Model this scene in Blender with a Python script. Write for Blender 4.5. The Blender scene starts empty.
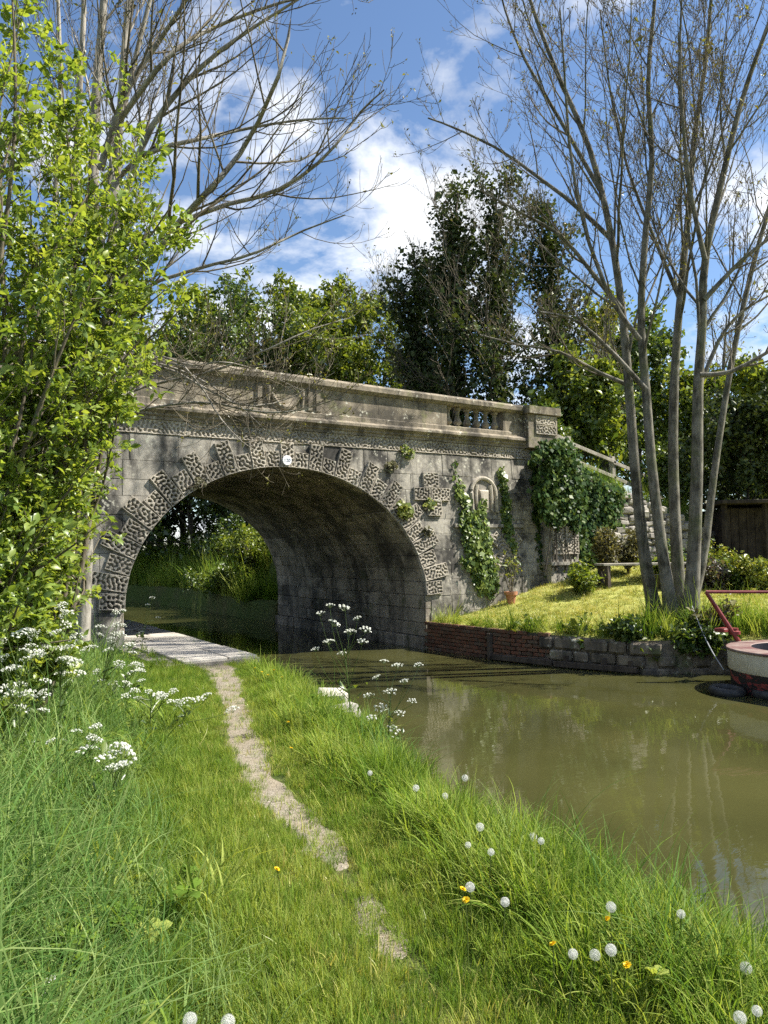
import bpy, math, random
import numpy as np
from mathutils import Matrix, Vector

# ------------------------------------------------------------------ camera, sky, sun
scene = bpy.context.scene
YAW, PITCH, ROLL, FPX = 0.56, 0.0516, 0.0136, 769.0
CAMZ = 2.1
def cam_ray(px, py):
    return cam_vec(((px - 384) / FPX, 1.0, -(py - 512) / FPX))
def cam_vec(v):
    x, y, z = v
    c, s = math.cos(ROLL), math.sin(ROLL); x, z = c * x + s * z, -s * x + c * z
    c, s = math.cos(PITCH), math.sin(PITCH); y, z = c * y - s * z, s * y + c * z
    c, s = math.cos(YAW), math.sin(YAW); x, y = c * x + s * y, -s * x + c * y
    return np.array([x, y, z])
def at(px, py, d):      # a point of the place, d metres ahead of where the photographer stood
    return np.array([0, 0, CAMZ]) + cam_ray(px, py) * d
def on_z(px, py, z):    # the point of the level z that was seen there
    r = cam_ray(px, py); return np.array([0, 0, CAMZ]) + r * (z - CAMZ) / r[2]

cam = bpy.data.cameras.new('camera'); cam_ob = bpy.data.objects.new('camera', cam)
scene.collection.objects.link(cam_ob); scene.camera = cam_ob
cam.sensor_fit = 'VERTICAL'; cam.sensor_height = 24.0; cam.lens = FPX / 1024 * 24.0
cam.clip_start = 0.05; cam.clip_end = 3000
r, u, b = cam_vec((1, 0, 0)), cam_vec((0, 0, 1)), -cam_vec((0, 1, 0))
cam_ob.matrix_world = Matrix(((r[0], u[0], b[0], 0), (r[1], u[1], b[1], 0), (r[2], u[2], b[2], CAMZ), (0, 0, 0, 1)))

SUN_EL, SUN_REL = math.radians(50), math.radians(62)
SUN = Vector((math.sin(SUN_REL) * math.cos(SUN_EL), -math.cos(SUN_REL) * math.cos(SUN_EL), math.sin(SUN_EL)))
sl = bpy.data.lights.new('sun', 'SUN'); sl.energy = 5.0; sl.angle = math.radians(0.53); sl.color = (1.0, 0.95, 0.86)
so = bpy.data.objects.new('sun', sl); scene.collection.objects.link(so)
so.rotation_euler = SUN.to_track_quat('Z', 'Y').to_euler(); so.location = (20, -5, 30)

world = bpy.data.worlds.new('World'); scene.world = world; world.use_nodes = True
def build_world():
    nt = world.node_tree; N, L = nt.nodes, nt.links; N.clear()
    out = N.new('ShaderNodeOutputWorld'); bg = N.new('ShaderNodeBackground'); bg.inputs[1].default_value = 0.075
    sky = N.new('ShaderNodeTexSky'); sky.sky_type = 'NISHITA'; sky.sun_disc = False
    sky.sun_elevation = SUN_EL; sky.sun_rotation = math.atan2(SUN.x, SUN.y)
    sky.air_density = 1.0; sky.dust_density = 0.15; sky.ozone_density = 4.0
    tc = N.new('ShaderNodeTexCoord')
    sp = N.new('ShaderNodeSeparateXYZ'); L.new(tc.outputs['Generated'], sp.inputs[0])
    az = N.new('ShaderNodeMath'); az.operation = 'ADD'; L.new(sp.outputs[2], az.inputs[0]); az.inputs[1].default_value = 0.22
    mx = N.new('ShaderNodeMath'); mx.operation = 'MAXIMUM'; L.new(az.outputs[0], mx.inputs[0]); mx.inputs[1].default_value = 0.05
    dv = N.new('ShaderNodeVectorMath'); dv.operation = 'DIVIDE'
    cb = N.new('ShaderNodeCombineXYZ')
    for i in range(3): L.new(mx.outputs[0], cb.inputs[i])
    L.new(tc.outputs['Generated'], dv.inputs[0]); L.new(cb.outputs[0], dv.inputs[1])
    ad = N.new('ShaderNodeVectorMath'); ad.operation = 'ADD'; L.new(dv.outputs[0], ad.inputs[0]); ad.inputs[1].default_value = CLOUD_OFF
    n1 = N.new('ShaderNodeTexNoise'); n1.inputs['Scale'].default_value = 2.1; n1.inputs['Detail'].default_value = 9; n1.inputs['Roughness'].default_value = 0.58
    n1.inputs['Distortion'].default_value = 0.15
    L.new(ad.outputs[0], n1.inputs['Vector'])
    rp = N.new('ShaderNodeValToRGB'); rp.color_ramp.elements[0].position = 0.50; rp.color_ramp.elements[1].position = 0.62
    L.new(n1.outputs['Fac'], rp.inputs[0])
    n2 = N.new('ShaderNodeTexNoise'); n2.inputs['Scale'].default_value = 3.5; n2.inputs['Detail'].default_value = 6
    L.new(ad.outputs[0], n2.inputs['Vector'])
    cr = N.new('ShaderNodeValToRGB'); cr.color_ramp.elements[0].color = (4.6, 4.9, 5.4, 1); cr.color_ramp.elements[1].color = (7.4, 7.5, 7.6, 1)
    cr.color_ramp.elements[0].position = 0.3; cr.color_ramp.elements[1].position = 0.6
    L.new(n2.outputs['Fac'], cr.inputs[0])
    mix = N.new('ShaderNodeMixRGB'); L.new(rp.outputs[0], mix.inputs[0]); L.new(sky.outputs[0], mix.inputs[1]); L.new(cr.outputs[0], mix.inputs[2])
    L.new(mix.outputs[0], bg.inputs[0]); L.new(bg.outputs[0], out.inputs[0])
CLOUD_OFF = (3.1, 1.7, 0.0)
build_world()
scene.view_settings.view_transform = 'Standard'; scene.view_settings.look = 'None'
scene.view_settings.exposure = 1.3; scene.view_settings.gamma = 1.0
scene.cycles.max_bounces = 5; scene.cycles.diffuse_bounces = 2; scene.cycles.glossy_bounces = 2
scene.cycles.transmission_bounces = 4; scene.cycles.transparent_max_bounces = 6
scene.cycles.caustics_reflective = False; scene.cycles.caustics_refractive = False
scene.cycles.use_denoising = False; scene.cycles.use_adaptive_sampling = True; scene.cycles.adaptive_threshold = 0.018

# ------------------------------------------------------------------ helpers
ROOT = scene.collection
def tag(o, label=None, cat=None, group=None, kind=None):
    if label: o['label'] = label
    if cat: o['category'] = cat
    if group: o['group'] = group
    if kind: o['kind'] = kind
    return o
def empty(name, loc=(0, 0, 0), label=None, cat=None, group=None):
    o = bpy.data.objects.new(name, None); ROOT.objects.link(o); o.location = loc
    o.empty_display_size = 0.2
    return tag(o, label, cat, group)
def link(name, me, mat=None, parent=None):
    o = bpy.data.objects.new(name, me); ROOT.objects.link(o)
    if mat is not None and not me.materials: me.materials.append(mat)
    if parent is not None:
        o.parent = parent
        par = parent; off = Vector((0, 0, 0))
        while par is not None: off += par.location; par = par.parent
        o.location = -off      # meshes are written in world coordinates
    return o
def mesh_np(name, V, Fq, smooth=False, attr=None, ft=None):
    """Fq: (n,4) quads (and optional ft (m,3) triangles)"""
    me = bpy.data.meshes.new(name)
    V = np.asarray(V, np.float32).reshape(-1, 3); Fq = np.asarray(Fq, np.int32).reshape(-1, 4)
    ft = np.zeros((0, 3), np.int32) if ft is None else np.asarray(ft, np.int32).reshape(-1, 3)
    me.vertices.add(len(V)); me.vertices.foreach_set('co', V.ravel())
    nl = Fq.size + ft.size; me.loops.add(nl)
    me.loops.foreach_set('vertex_index', np.concatenate([Fq.ravel(), ft.ravel()]))
    me.polygons.add(len(Fq) + len(ft))
    st = np.concatenate([np.arange(len(Fq)) * 4, Fq.size + np.arange(len(ft)) * 3]).astype(np.int32)
    me.polygons.foreach_set('loop_start', st)
    if attr is not None:
        a = me.attributes.new('var', 'FLOAT', 'POINT'); a.data.foreach_set('value', np.asarray(attr, np.float32).ravel())
    me.update(calc_edges=True)
    if smooth: me.polygons.foreach_set('use_smooth', np.ones(len(me.polygons), bool))
    return me
class MB:
    def __init__(s): s.v, s.f = [], []
    def add(s, vs, fs):
        o = len(s.v); s.v += [tuple(map(float, p)) for p in vs]; s.f += [tuple(o + i for i in f) for f in fs]; return s
    def box(s, x0, x1, y0, y1, z0, z1, bev=0.0):
        return s.prism([(x0, z0), (x1, z0), (x1, z1), (x0, z1)], y0, y1, bev)
    def prism(s, poly, y0, y1, bev=0.0):
        """poly in (x,z), counter-clockwise seen from -y; front face at y0, with a small bevel round the front"""
        n = len(poly); P = np.array(poly, float)
        if bev > 0:
            c = P.mean(0); d = P - c; L = np.linalg.norm(d, axis=1, keepdims=True) + 1e-9
            Q = c + d * np.maximum(0.2, 1 - 1.3 * bev / L)
            vs = [(p[0], y1, p[1]) for p in P] + [(p[0], y0 + bev, p[1]) for p in P] + [(p[0], y0, p[1]) for p in Q]
            fs = [tuple(range(2 * n, 3 * n)), tuple(range(n - 1, -1, -1))]
            for k in (0, n):
                for i in range(n):
                    j = (i + 1) % n; fs.append((k + i, k + j, k + n + j, k + n + i))
        else:
            vs = [(p[0], y1, p[1]) for p in P] + [(p[0], y0, p[1]) for p in P]
            fs = [tuple(range(n, 2 * n)), tuple(range(n - 1, -1, -1))]
            for i in range(n):
                j = (i + 1) % n; fs.append((i, j, n + j, n + i))
        return s.add(vs, fs)
    def xbox(s, c, ax, ay, az, hx, hy, hz, bev=0.0):
        """oriented box with chamfered corners; axes are unit vectors, h half sizes"""
        c, ax, ay, az = [np.array(q, float) for q in (c, ax, ay, az)]
        vs = []
        if bev <= 0:
            for k in (-1, 1):
                for j in (-1, 1):
                    for i in (-1, 1): vs.append(c + ax * hx * i + ay * hy * j + az * hz * k)
            return s.add(vs, [(0, 2, 3, 1), (4, 5, 7, 6), (0, 1, 5, 4), (2, 6, 7, 3), (0, 4, 6, 2), (1, 3, 7, 5)])
        idx = {}
        for k in (-1, 1):
            for j in (-1, 1):
                for i in (-1, 1):
                    for a in range(3):
                        h = [hx - bev, hy - bev, hz - bev]; h[a] += bev
                        idx[(i, j, k, a)] = len(vs); vs.append(c + ax * h[0] * i + ay * h[1] * j + az * h[2] * k)
        fs = []
        for sg in (-1, 1):
            f = [idx[(sg, j, k, 0)] for j, k in ((-1, -1), (1, -1), (1, 1), (-1, 1))]; fs.append(f if sg > 0 else f[::-1])
            f = [idx[(i, sg, k, 1)] for i, k in ((-1, -1), (-1, 1), (1, 1), (1, -1))]; fs.append(f if sg > 0 else f[::-1])
            f = [idx[(i, j, sg, 2)] for i, j in ((-1, -1), (1, -1), (1, 1), (-1, 1))]; fs.append(f if sg > 0 else f[::-1])
        for p in (-1, 1):
            for q in (-1, 1):
                fs.append([idx[(p, q, -1, 0)], idx[(p, q, 1, 0)], idx[(p, q, 1, 1)], idx[(p, q, -1, 1)]])
                fs.append([idx[(p, -1, q, 0)], idx[(p, 1, q, 0)], idx[(p, 1, q, 2)], idx[(p, -1, q, 2)]])
                fs.append([idx[(-1, p, q, 1)], idx[(1, p, q, 1)], idx[(1, p, q, 2)], idx[(-1, p, q, 2)]])
                for t in (-1, 1): fs.append([idx[(p, q, t, 0)], idx[(p, q, t, 1)], idx[(p, q, t, 2)]])
        return s.add(vs, fs)
    def bar(s, a, b, w, h=None, bev=0.004, upv=(0, 0, 1)):
        a, b = np.array(a, float), np.array(b, float); d = b - a; L = np.linalg.norm(d); d /= L
        sx = np.cross(d, np.array(upv, float))
        if np.linalg.norm(sx) < 1e-4: sx = np.cross(d, np.array((1.0, 0, 0)))
        sx /= np.linalg.norm(sx); sz = np.cross(sx, d)
        return s.xbox((a + b) / 2, sx, d, sz, w / 2, L / 2, (h or w) / 2, bev)
    def tube(s, pts, rad, n=8, caps=True):
        P = np.array(pts, float); K = len(P); rad = np.broadcast_to(np.array(rad, float), (K,))
        V, Fq = tubes(P[None], rad[None], n)
        o = len(s.v); s.v += [tuple(p) for p in V.tolist()]; s.f += [tuple(o + i for i in f) for f in Fq.tolist()]
        if caps:
            s.f.append(tuple(o + i for i in range(n - 1, -1, -1))); s.f.append(tuple(o + (K - 1) * n + i for i in range(n)))
        return s
    def lathe(s, c, prof, n=16, axis='z'):
        """prof: (r, h) pairs bottom to top"""
        vs = []
        for (r, h) in prof:
            for i in range(n):
                a = 2 * math.pi * i / n; vs.append((c[0] + r * math.cos(a), c[1] + r * math.sin(a), c[2] + h))
        fs = []
        for k in range(len(prof) - 1):
            for i in range(n):
                j = (i + 1) % n; fs.append((k * n + i, k * n + j, k * n + n + j, k * n + n + i))
        fs.append(tuple(range(n - 1, -1, -1))); fs.append(tuple((len(prof) - 1) * n + i for i in range(n)))
        return s.add(vs, fs)
    def build(s, name, mat, parent=None, warp=None, smooth=False):
        v = s.v if warp is None else [warp(p) for p in s.v]
        me = bpy.data.meshes.new(name); me.from_pydata(v, [], s.f)
        me.update()
        if smooth:
            me.polygons.foreach_set('use_smooth', np.ones(len(me.polygons), bool))
            try: me.set_sharp_from_angle(angle=math.radians(40))
            except Exception: pass
        return link(name, me, mat, parent)
def tubes(P, R, n):
    """P (N,K,3), R (N,K) -> verts, quads"""
    N_, K, _ = P.shape
    T = np.gradient(P, axis=1); T /= np.linalg.norm(T, axis=2, keepdims=True) + 1e-9
    mean = T.mean(1); ref = np.where((np.abs(mean[:, 2:3]) > 0.8), np.array([[1.0, 0.13, 0]]), np.array([[0.1, 0.05, 1.0]]))[:, None, :]
    U = np.cross(T, ref); U /= np.linalg.norm(U, axis=2, keepdims=True) + 1e-9
    W = np.cross(T, U)
    a = np.arange(n) * 2 * math.pi / n
    V = P[:, :, None, :] + R[:, :, None, None] * (U[:, :, None, :] * np.cos(a)[None, None, :, None] + W[:, :, None, :] * np.sin(a)[None, None, :, None])
    base = (np.arange(N_)[:, None, None] * K + np.arange(K - 1)[None, :, None]) * n
    i = np.arange(n)[None, None, :]; j = (i + 1) % n
    Fq = np.stack([base + i, base + j, base + n + j, base + n + i], -1).reshape(-1, 4)
    return V.reshape(-1, 3), Fq
def smooth_path(ctrl, K):
    """Catmull-Rom through control points (arrays of any width), K samples"""
    C = np.array(ctrl, float); C = np.vstack([2 * C[0] - C[1], C, 2 * C[-1] - C[-2]])
    n = len(C) - 3; t = np.linspace(0, n - 1e-6, K); i = t.astype(int); f = (t - i)[:, None]
    p0, p1, p2, p3 = C[i], C[i + 1], C[i + 2], C[i + 3]
    return 0.5 * (2 * p1 + (p2 - p0) * f + (2 * p0 - 5 * p1 + 4 * p2 - p3) * f ** 2 + (3 * p1 - p0 - 3 * p2 + p3) * f ** 3)

# ------------------------------------------------------------------ materials
def new_mat(name):
    m = bpy.data.materials.new(name); m.use_nodes = True
    nt = m.node_tree; nt.nodes.clear()
    out = nt.nodes.new('ShaderNodeOutputMaterial')
    return m, nt.nodes, nt.links, out
def ramp(N, L, src, stops):
    r = N.new('ShaderNodeValToRGB'); e = r.color_ramp.elements
    while len(e) < len(stops): e.new(0.5)
    for k, (p, c) in enumerate(stops):
        e[k].position = p; e[k].color = (c[0], c[1], c[2], 1) if hasattr(c, '__len__') else (c, c, c, 1)
    L.new(src, r.inputs[0]); return r
def noise(N, L, vec, scale, detail=6, rough=0.6, dist=0.0):
    n = N.new('ShaderNodeTexNoise'); n.inputs['Scale'].default_value = scale; n.inputs['Detail'].default_value = detail
    n.inputs['Roughness'].default_value = rough; n.inputs['Distortion'].default_value = dist
    L.new(vec, n.inputs['Vector']); return n
def mixc(N, L, fac, a, b, mode='MIX'):
    m = N.new('ShaderNodeMixRGB'); m.blend_type = mode
    for sock, v in ((m.inputs[0], fac), (m.inputs[1], a), (m.inputs[2], b)):
        if isinstance(v, (int, float)): sock.default_value = v
        elif isinstance(v, tuple): sock.default_value = (*v, 1) if len(v) == 3 else v
        else: L.new(v, sock)
    return m
def wpos(N):
    g = N.new('ShaderNodeNewGeometry'); return g.outputs['Position']
def scaled(N, L, vec, s):
    m = N.new('ShaderNodeMapping'); m.inputs['Scale'].default_value = s; L.new(vec, m.inputs[0]); return m.outputs[0]
def principled(N, L, out, rough=0.9, spec=0.3):
    p = N.new('ShaderNodeBsdfPrincipled'); p.inputs['Roughness'].default_value = rough
    p.inputs['Specular IOR Level'].default_value = spec; L.new(p.outputs[0], out.inputs[0]); return p
def bump(N, L, h, p, strength=0.5, dist=0.02):
    b = N.new('ShaderNodeBump'); b.inputs['Strength'].default_value = strength; b.inputs['Distance'].default_value = dist
    L.new(h, b.inputs['Height']); L.new(b.outputs[0], p.inputs['Normal']); return b

def stone_mat(name, light, mid, dark, lichen=(0.46, 0.44, 0.36), moss=None, stain=0.5, vary=0.25, sc=1.0, damp=False):
    m, N, L, out = new_mat(name); p = principled(N, L, out, 0.92, 0.2)
    pos = wpos(N)
    n1 = noise(N, L, pos, 1.3 * sc, 7, 0.65, 0.3); n2 = noise(N, L, pos, 9 * sc, 8, 0.7); n3 = noise(N, L, pos, 60 * sc, 4, 0.6)
    base = ramp(N, L, n2.outputs['Fac'], [(0.3, mid), (0.62, light)])
    blot = ramp(N, L, n1.outputs['Fac'], [(0.45, 0.0), (0.60, 1.0)])
    f = N.new('ShaderNodeMath'); f.operation = 'MULTIPLY'; f.inputs[1].default_value = stain; L.new(blot.outputs[0], f.inputs[0])
    c = mixc(N, L, f.outputs[0], base.outputs[0], dark)
    sv = scaled(N, L, pos, (2.6, 2.6, 0.35)); ns = noise(N, L, sv, 1.6, 6, 0.65)      # rain streaks
    st = ramp(N, L, ns.outputs['Fac'], [(0.5, 0.0), (0.68, 1.0)])
    f2 = N.new('ShaderNodeMath'); f2.operation = 'MULTIPLY'; f2.inputs[1].default_value = stain * 0.9; L.new(st.outputs[0], f2.inputs[0])
    c = mixc(N, L, f2.outputs[0], c.outputs[0], tuple(x * 0.8 for x in dark))
    vo = N.new('ShaderNodeTexVoronoi'); vo.inputs['Scale'].default_value = 14 * sc; L.new(pos, vo.inputs['Vector'])
    nl = noise(N, L, pos, 4.5 * sc, 5, 0.7)
    lr = ramp(N, L, nl.outputs['Fac'], [(0.56, 0.0), (0.62, 1.0)]); ls = ramp(N, L, vo.outputs['Distance'], [(0.28, 1.0), (0.5, 0.0)])
    lm = N.new('ShaderNodeMath'); lm.operation = 'MULTIPLY'; L.new(lr.outputs[0], lm.inputs[0]); L.new(ls.outputs[0], lm.inputs[1])
    c = mixc(N, L, lm.outputs[0], c.outputs[0], lichen)
    if moss:
        nm = noise(N, L, pos, 2.2, 6, 0.7, 0.4); mr = ramp(N, L, nm.outputs['Fac'], [(0.56, 0.0), (0.66, 0.75)])
        c = mixc(N, L, mr.outputs[0], c.outputs[0], moss)
    oi = N.new('ShaderNodeObjectInfo')
    vr = ramp(N, L, oi.outputs['Random'], [(0.0, 1 - vary), (1.0, 1 + vary * 0.6)])
    c = mixc(N, L, 1.0, c.outputs[0], vr.outputs[0], 'MULTIPLY')
    L.new(c.outputs[0], p.inputs['Base Color'])
    h = mixc(N, L, 0.35, n2.outputs['Fac'], n3.outputs['Fac'])
    bump(N, L, h.outputs[0], p, 0.55, 0.02)
    return m
def leaf_mat(name, cols, trans=0.45, gloss=0.06, inst=False, nscale=0.6, tint=(1.25, 1.15, 0.45)):
    """cols: 3 colours dark..light picked by the per-leaf 'var' value (or per-instance random)"""
    m, N, L, out = new_mat(name)
    if inst:
        oi = N.new('ShaderNodeObjectInfo'); src = oi.outputs['Random']
    else:
        a = N.new('ShaderNodeAttribute'); a.attribute_name = 'var'; src = a.outputs['Fac']
    pos = wpos(N); n = noise(N, L, pos, nscale, 3, 0.5)
    mm = N.new('ShaderNodeMath'); mm.operation = 'MULTIPLY_ADD'; mm.inputs[1].default_value = 0.9; mm.inputs[2].default_value = -0.45; L.new(n.outputs['Fac'], mm.inputs[0])
    s = N.new('ShaderNodeMath'); s.operation = 'ADD'; s.use_clamp = True; L.new(src, s.inputs[0]); L.new(mm.outputs[0], s.inputs[1])
    c = ramp(N, L, s.outputs[0], [(0.05, cols[0]), (0.5, cols[1]), (0.95, cols[2])])
    d = N.new('ShaderNodeBsdfDiffuse'); t = N.new('ShaderNodeBsdfTranslucent'); g = N.new('ShaderNodeBsdfGlossy'); g.inputs['Roughness'].default_value = 0.38
    tm = mixc(N, L, 1.0, c.outputs[0], tint, 'MULTIPLY')
    L.new(c.outputs[0], d.inputs[0]); L.new(tm.outputs[0], t.inputs[0])
    m1 = N.new('ShaderNodeMixShader'); m1.inputs[0].default_value = trans; L.new(d.outputs[0], m1.inputs[1]); L.new(t.outputs[0], m1.inputs[2])
    m2 = N.new('ShaderNodeMixShader'); m2.inputs[0].default_value = gloss; L.new(m1.outputs[0], m2.inputs[1]); L.new(g.outputs[0], m2.inputs[2])
    L.new(m2.outputs[0], out.inputs[0]); return m
def bark_mat(name, a, b, sc=1.0, moss=None):
    m, N, L, out = new_mat(name); p = principled(N, L, out, 0.9, 0.2); pos = wpos(N)
    v = scaled(N, L, pos, (9 * sc, 9 * sc, 2.2 * sc)); n = noise(N, L, v, 2.0, 7, 0.7, 0.4); n2 = noise(N, L, pos, 3.0, 5, 0.6)
    f = mixc(N, L, 0.5, n.outputs['Fac'], n2.outputs['Fac'])
    c = ramp(N, L, f.outputs[0], [(0.41, a), (0.57, b)])
    if moss:
        nm = noise(N, L, pos, 1.8, 5, 0.7); mr = ramp(N, L, nm.outputs['Fac'], [(0.5, 0.0), (0.66, 0.7)]); c = mixc(N, L, mr.outputs[0], c.outputs[0], moss)
    L.new(c.outputs[0], p.inputs['Base Color']); bump(N, L, n.outputs['Fac'], p, 0.7, 0.02); return m
def plain_mat(name, a, b=None, rough=0.7, sc=8.0, metal=0.0, spec=0.4, bmp=0.25):
    m, N, L, out = new_mat(name); p = principled(N, L, out, rough, spec); p.inputs['Metallic'].default_value = metal
    pos = wpos(N); n = noise(N, L, pos, sc, 6, 0.65)
    c = ramp(N, L, n.outputs['Fac'], [(0.38, a), (0.62, b or tuple(x * 1.35 for x in a))]); L.new(c.outputs[0], p.inputs['Base Color'])
    bump(N, L, n.outputs['Fac'], p, bmp, 0.01); return m

M = {}
M['ashlar'] = stone_mat('ashlar_stone', (0.37, 0.34, 0.285), (0.22, 0.203, 0.172), (0.05, 0.047, 0.042), stain=1.0, vary=0.10)
M['carved'] = stone_mat('carved_stone', (0.46, 0.41, 0.33), (0.31, 0.275, 0.22), (0.11, 0.10, 0.085), stain=0.6, vary=0.15)
M['parapet'] = stone_mat('parapet_stone', (0.31, 0.262, 0.195), (0.195, 0.168, 0.128), (0.06, 0.054, 0.045), stain=0.85, vary=0.1, moss=(0.15, 0.15, 0.07))
M['barrel'] = stone_mat('barrel_stone', (0.42, 0.36, 0.285), (0.28, 0.24, 0.19), (0.07, 0.064, 0.055), stain=0.85, vary=0.3, moss=(0.09, 0.10, 0.045))
M['mortar'] = stone_mat('mortar', (0.30, 0.27, 0.23), (0.20, 0.18, 0.155), (0.09, 0.085, 0.075))
M['rubble'] = stone_mat('rubble_stone', (0.36, 0.33, 0.285), (0.22, 0.20, 0.175), (0.13, 0.12, 0.11), vary=0.35, sc=1.6)
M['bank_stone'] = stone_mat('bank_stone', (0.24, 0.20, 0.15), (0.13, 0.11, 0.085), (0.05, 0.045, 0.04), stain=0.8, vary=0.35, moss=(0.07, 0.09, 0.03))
M['slab'] = stone_mat('paving_stone', (0.52, 0.48, 0.42), (0.40, 0.37, 0.32), (0.26, 0.24, 0.21), stain=0.3, vary=0.12)
def brick_mat():
    m, N, L, out = new_mat('old_brick'); p = principled(N, L, out, 0.9, 0.2); pos = wpos(N)
    oi = N.new('ShaderNodeObjectInfo'); b = ramp(N, L, oi.outputs['Random'], [(0.0, (0.10, 0.045, 0.03)), (0.5, (0.19, 0.075, 0.045)), (0.85, (0.24, 0.12, 0.075)), (1.0, (0.10, 0.08, 0.065))])
    n = noise(N, L, pos, 14, 6, 0.7); r_ = ramp(N, L, n.outputs['Fac'], [(0.42, 0.0), (0.62, 0.9)])
    c = mixc(N, L, r_.outputs[0], b.outputs[0], (0.10, 0.085, 0.06)); L.new(c.outputs[0], p.inputs['Base Color']); bump(N, L, n.outputs['Fac'], p, 0.5, 0.01); return m
M['brick'] = brick_mat()
M['bark_ash'] = bark_mat('ash_bark', (0.055, 0.05, 0.038), (0.20, 0.185, 0.15), moss=(0.09, 0.10, 0.045))
M['bark_pale'] = bark_mat('pale_bark', (0.15, 0.135, 0.11), (0.36, 0.33, 0.28))
M['bark_twig'] = bark_mat('twig_bark', (0.07, 0.058, 0.04), (0.17, 0.145, 0.10))
M['bark_dark'] = bark_mat('dark_bark', (0.04, 0.034, 0.026), (0.10, 0.085, 0.065))
M['leaf_bush'] = leaf_mat('bush_leaf', [(0.09, 0.15, 0.028), (0.20, 0.285, 0.055), (0.36, 0.42, 0.10)], 0.5, 0.03, nscale=1.2)
M['leaf_spring'] = leaf_mat('spring_leaf', [(0.07, 0.115, 0.02), (0.15, 0.205, 0.035), (0.24, 0.28, 0.055)], 0.45, 0.04, nscale=0.3)
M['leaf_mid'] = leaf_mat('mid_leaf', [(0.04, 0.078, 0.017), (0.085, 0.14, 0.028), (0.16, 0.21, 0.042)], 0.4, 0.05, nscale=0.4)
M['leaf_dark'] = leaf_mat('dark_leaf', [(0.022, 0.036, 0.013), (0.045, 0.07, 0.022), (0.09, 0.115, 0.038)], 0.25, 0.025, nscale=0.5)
M['leaf_ivy'] = leaf_mat('ivy_leaf', [(0.018, 0.042, 0.014), (0.045, 0.085, 0.022), (0.11, 0.15, 0.035)], 0.25, 0.012, nscale=1.6)
M['leaf_ivy_new'] = leaf_mat('young_ivy_leaf', [(0.05, 0.09, 0.02), (0.12, 0.18, 0.035), (0.22, 0.27, 0.06)], 0.35, 0.03, nscale=1.6)
M['leaf_bud'] = leaf_mat('bud_leaf', [(0.07, 0.055, 0.02), (0.14, 0.14, 0.03), (0.24, 0.24, 0.06)], 0.4, 0.04)
M['leaf_purple'] = leaf_mat('purple_leaf', [(0.035, 0.025, 0.03), (0.09, 0.06, 0.075), (0.14, 0.16, 0.08)], 0.3, 0.05, nscale=3)
M['leaf_lime'] = leaf_mat('lime_leaf', [(0.07, 0.11, 0.02), (0.17, 0.21, 0.03), (0.32, 0.32, 0.06)], 0.3, 0.04, nscale=2)
M['leaf_dry'] = leaf_mat('dry_leaf', [(0.06, 0.055, 0.03), (0.13, 0.12, 0.055), (0.20, 0.19, 0.08)], 0.3, 0.03, nscale=2)
M['grass'] = leaf_mat('grass_blade', [(0.09, 0.165, 0.025), (0.185, 0.28, 0.045), (0.34, 0.39, 0.10)], 0.45, 0.0, True, 0.9, (1.15, 1.1, 0.5))
M['grass_lush'] = leaf_mat('lush_grass_blade', [(0.065, 0.14, 0.034), (0.14, 0.245, 0.065), (0.28, 0.36, 0.13)], 0.45, 0.0, True, 0.9, (1.15, 1.1, 0.5))
M['grass_dry'] = leaf_mat('dry_grass_blade', [(0.24, 0.30, 0.05), (0.38, 0.40, 0.09), (0.52, 0.47, 0.16)], 0.35, 0.03, True, 0.8, (1.1, 1.0, 0.6))
M['stem'] = leaf_mat('plant_stem', [(0.07, 0.12, 0.03), (0.11, 0.16, 0.04), (0.16, 0.19, 0.06)], 0.3, 0.05)
M['petal_white'] = leaf_mat('white_petal', [(0.70, 0.72, 0.62), (0.78, 0.79, 0.72), (0.82, 0.82, 0.78)], 0.4, 0.02, tint=(1, 1, 0.95))
M['petal_yellow'] = leaf_mat('yellow_petal', [(0.72, 0.46, 0.01), (0.80, 0.55, 0.015), (0.82, 0.62, 0.03)], 0.35, 0.03, tint=(1, 0.9, 0.5))
M['pappus'] = leaf_mat('pappus', [(0.70, 0.70, 0.66), (0.78, 0.78, 0.75), (0.82, 0.82, 0.80)], 0.45, 0.02, tint=(1, 1, 1))
M['timber'] = bark_mat('weathered_timber', (0.20, 0.18, 0.145), (0.36, 0.33, 0.27), 0.6)
M['timber_dark'] = bark_mat('dark_timber', (0.045, 0.035, 0.028), (0.10, 0.08, 0.062), 0.6)
M['shed'] = bark_mat('stained_timber', (0.018, 0.014, 0.012), (0.045, 0.036, 0.03), 0.6)
M['terracotta'] = plain_mat('terracotta', (0.36, 0.15, 0.075), (0.46, 0.22, 0.12), 0.85)
M['soil'] = plain_mat('soil', (0.05, 0.038, 0.026), None, 0.95, 20)
M['plate'] = plain_mat('white_enamel', (0.78, 0.79, 0.80), (0.84, 0.84, 0.84), 0.35, 12, bmp=0.05)
M['ink'] = plain_mat('blue_grey_ink', (0.10, 0.13, 0.2), None, 0.5)
M['boat_cream'] = plain_mat('cream_boat_paint', (0.50, 0.45, 0.34), (0.62, 0.57, 0.45), 0.45, 6, bmp=0.1)
def hull_mat():
    m, N, L, out = new_mat('worn_hull_blacking'); p = principled(N, L, out, 0.55, 0.4); pos = wpos(N)
    n = noise(N, L, scaled(N, L, pos, (1, 1, 2.5)), 3.2, 6, 0.7, 0.3); r_ = ramp(N, L, n.outputs['Fac'], [(0.52, 0.0), (0.57, 1.0)])
    c = mixc(N, L, r_.outputs[0], (0.022, 0.02, 0.02), (0.30, 0.055, 0.05)); L.new(c.outputs[0], p.inputs['Base Color']); bump(N, L, n.outputs['Fac'], p, 0.3, 0.01); return m
M['hull'] = hull_mat()
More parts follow.
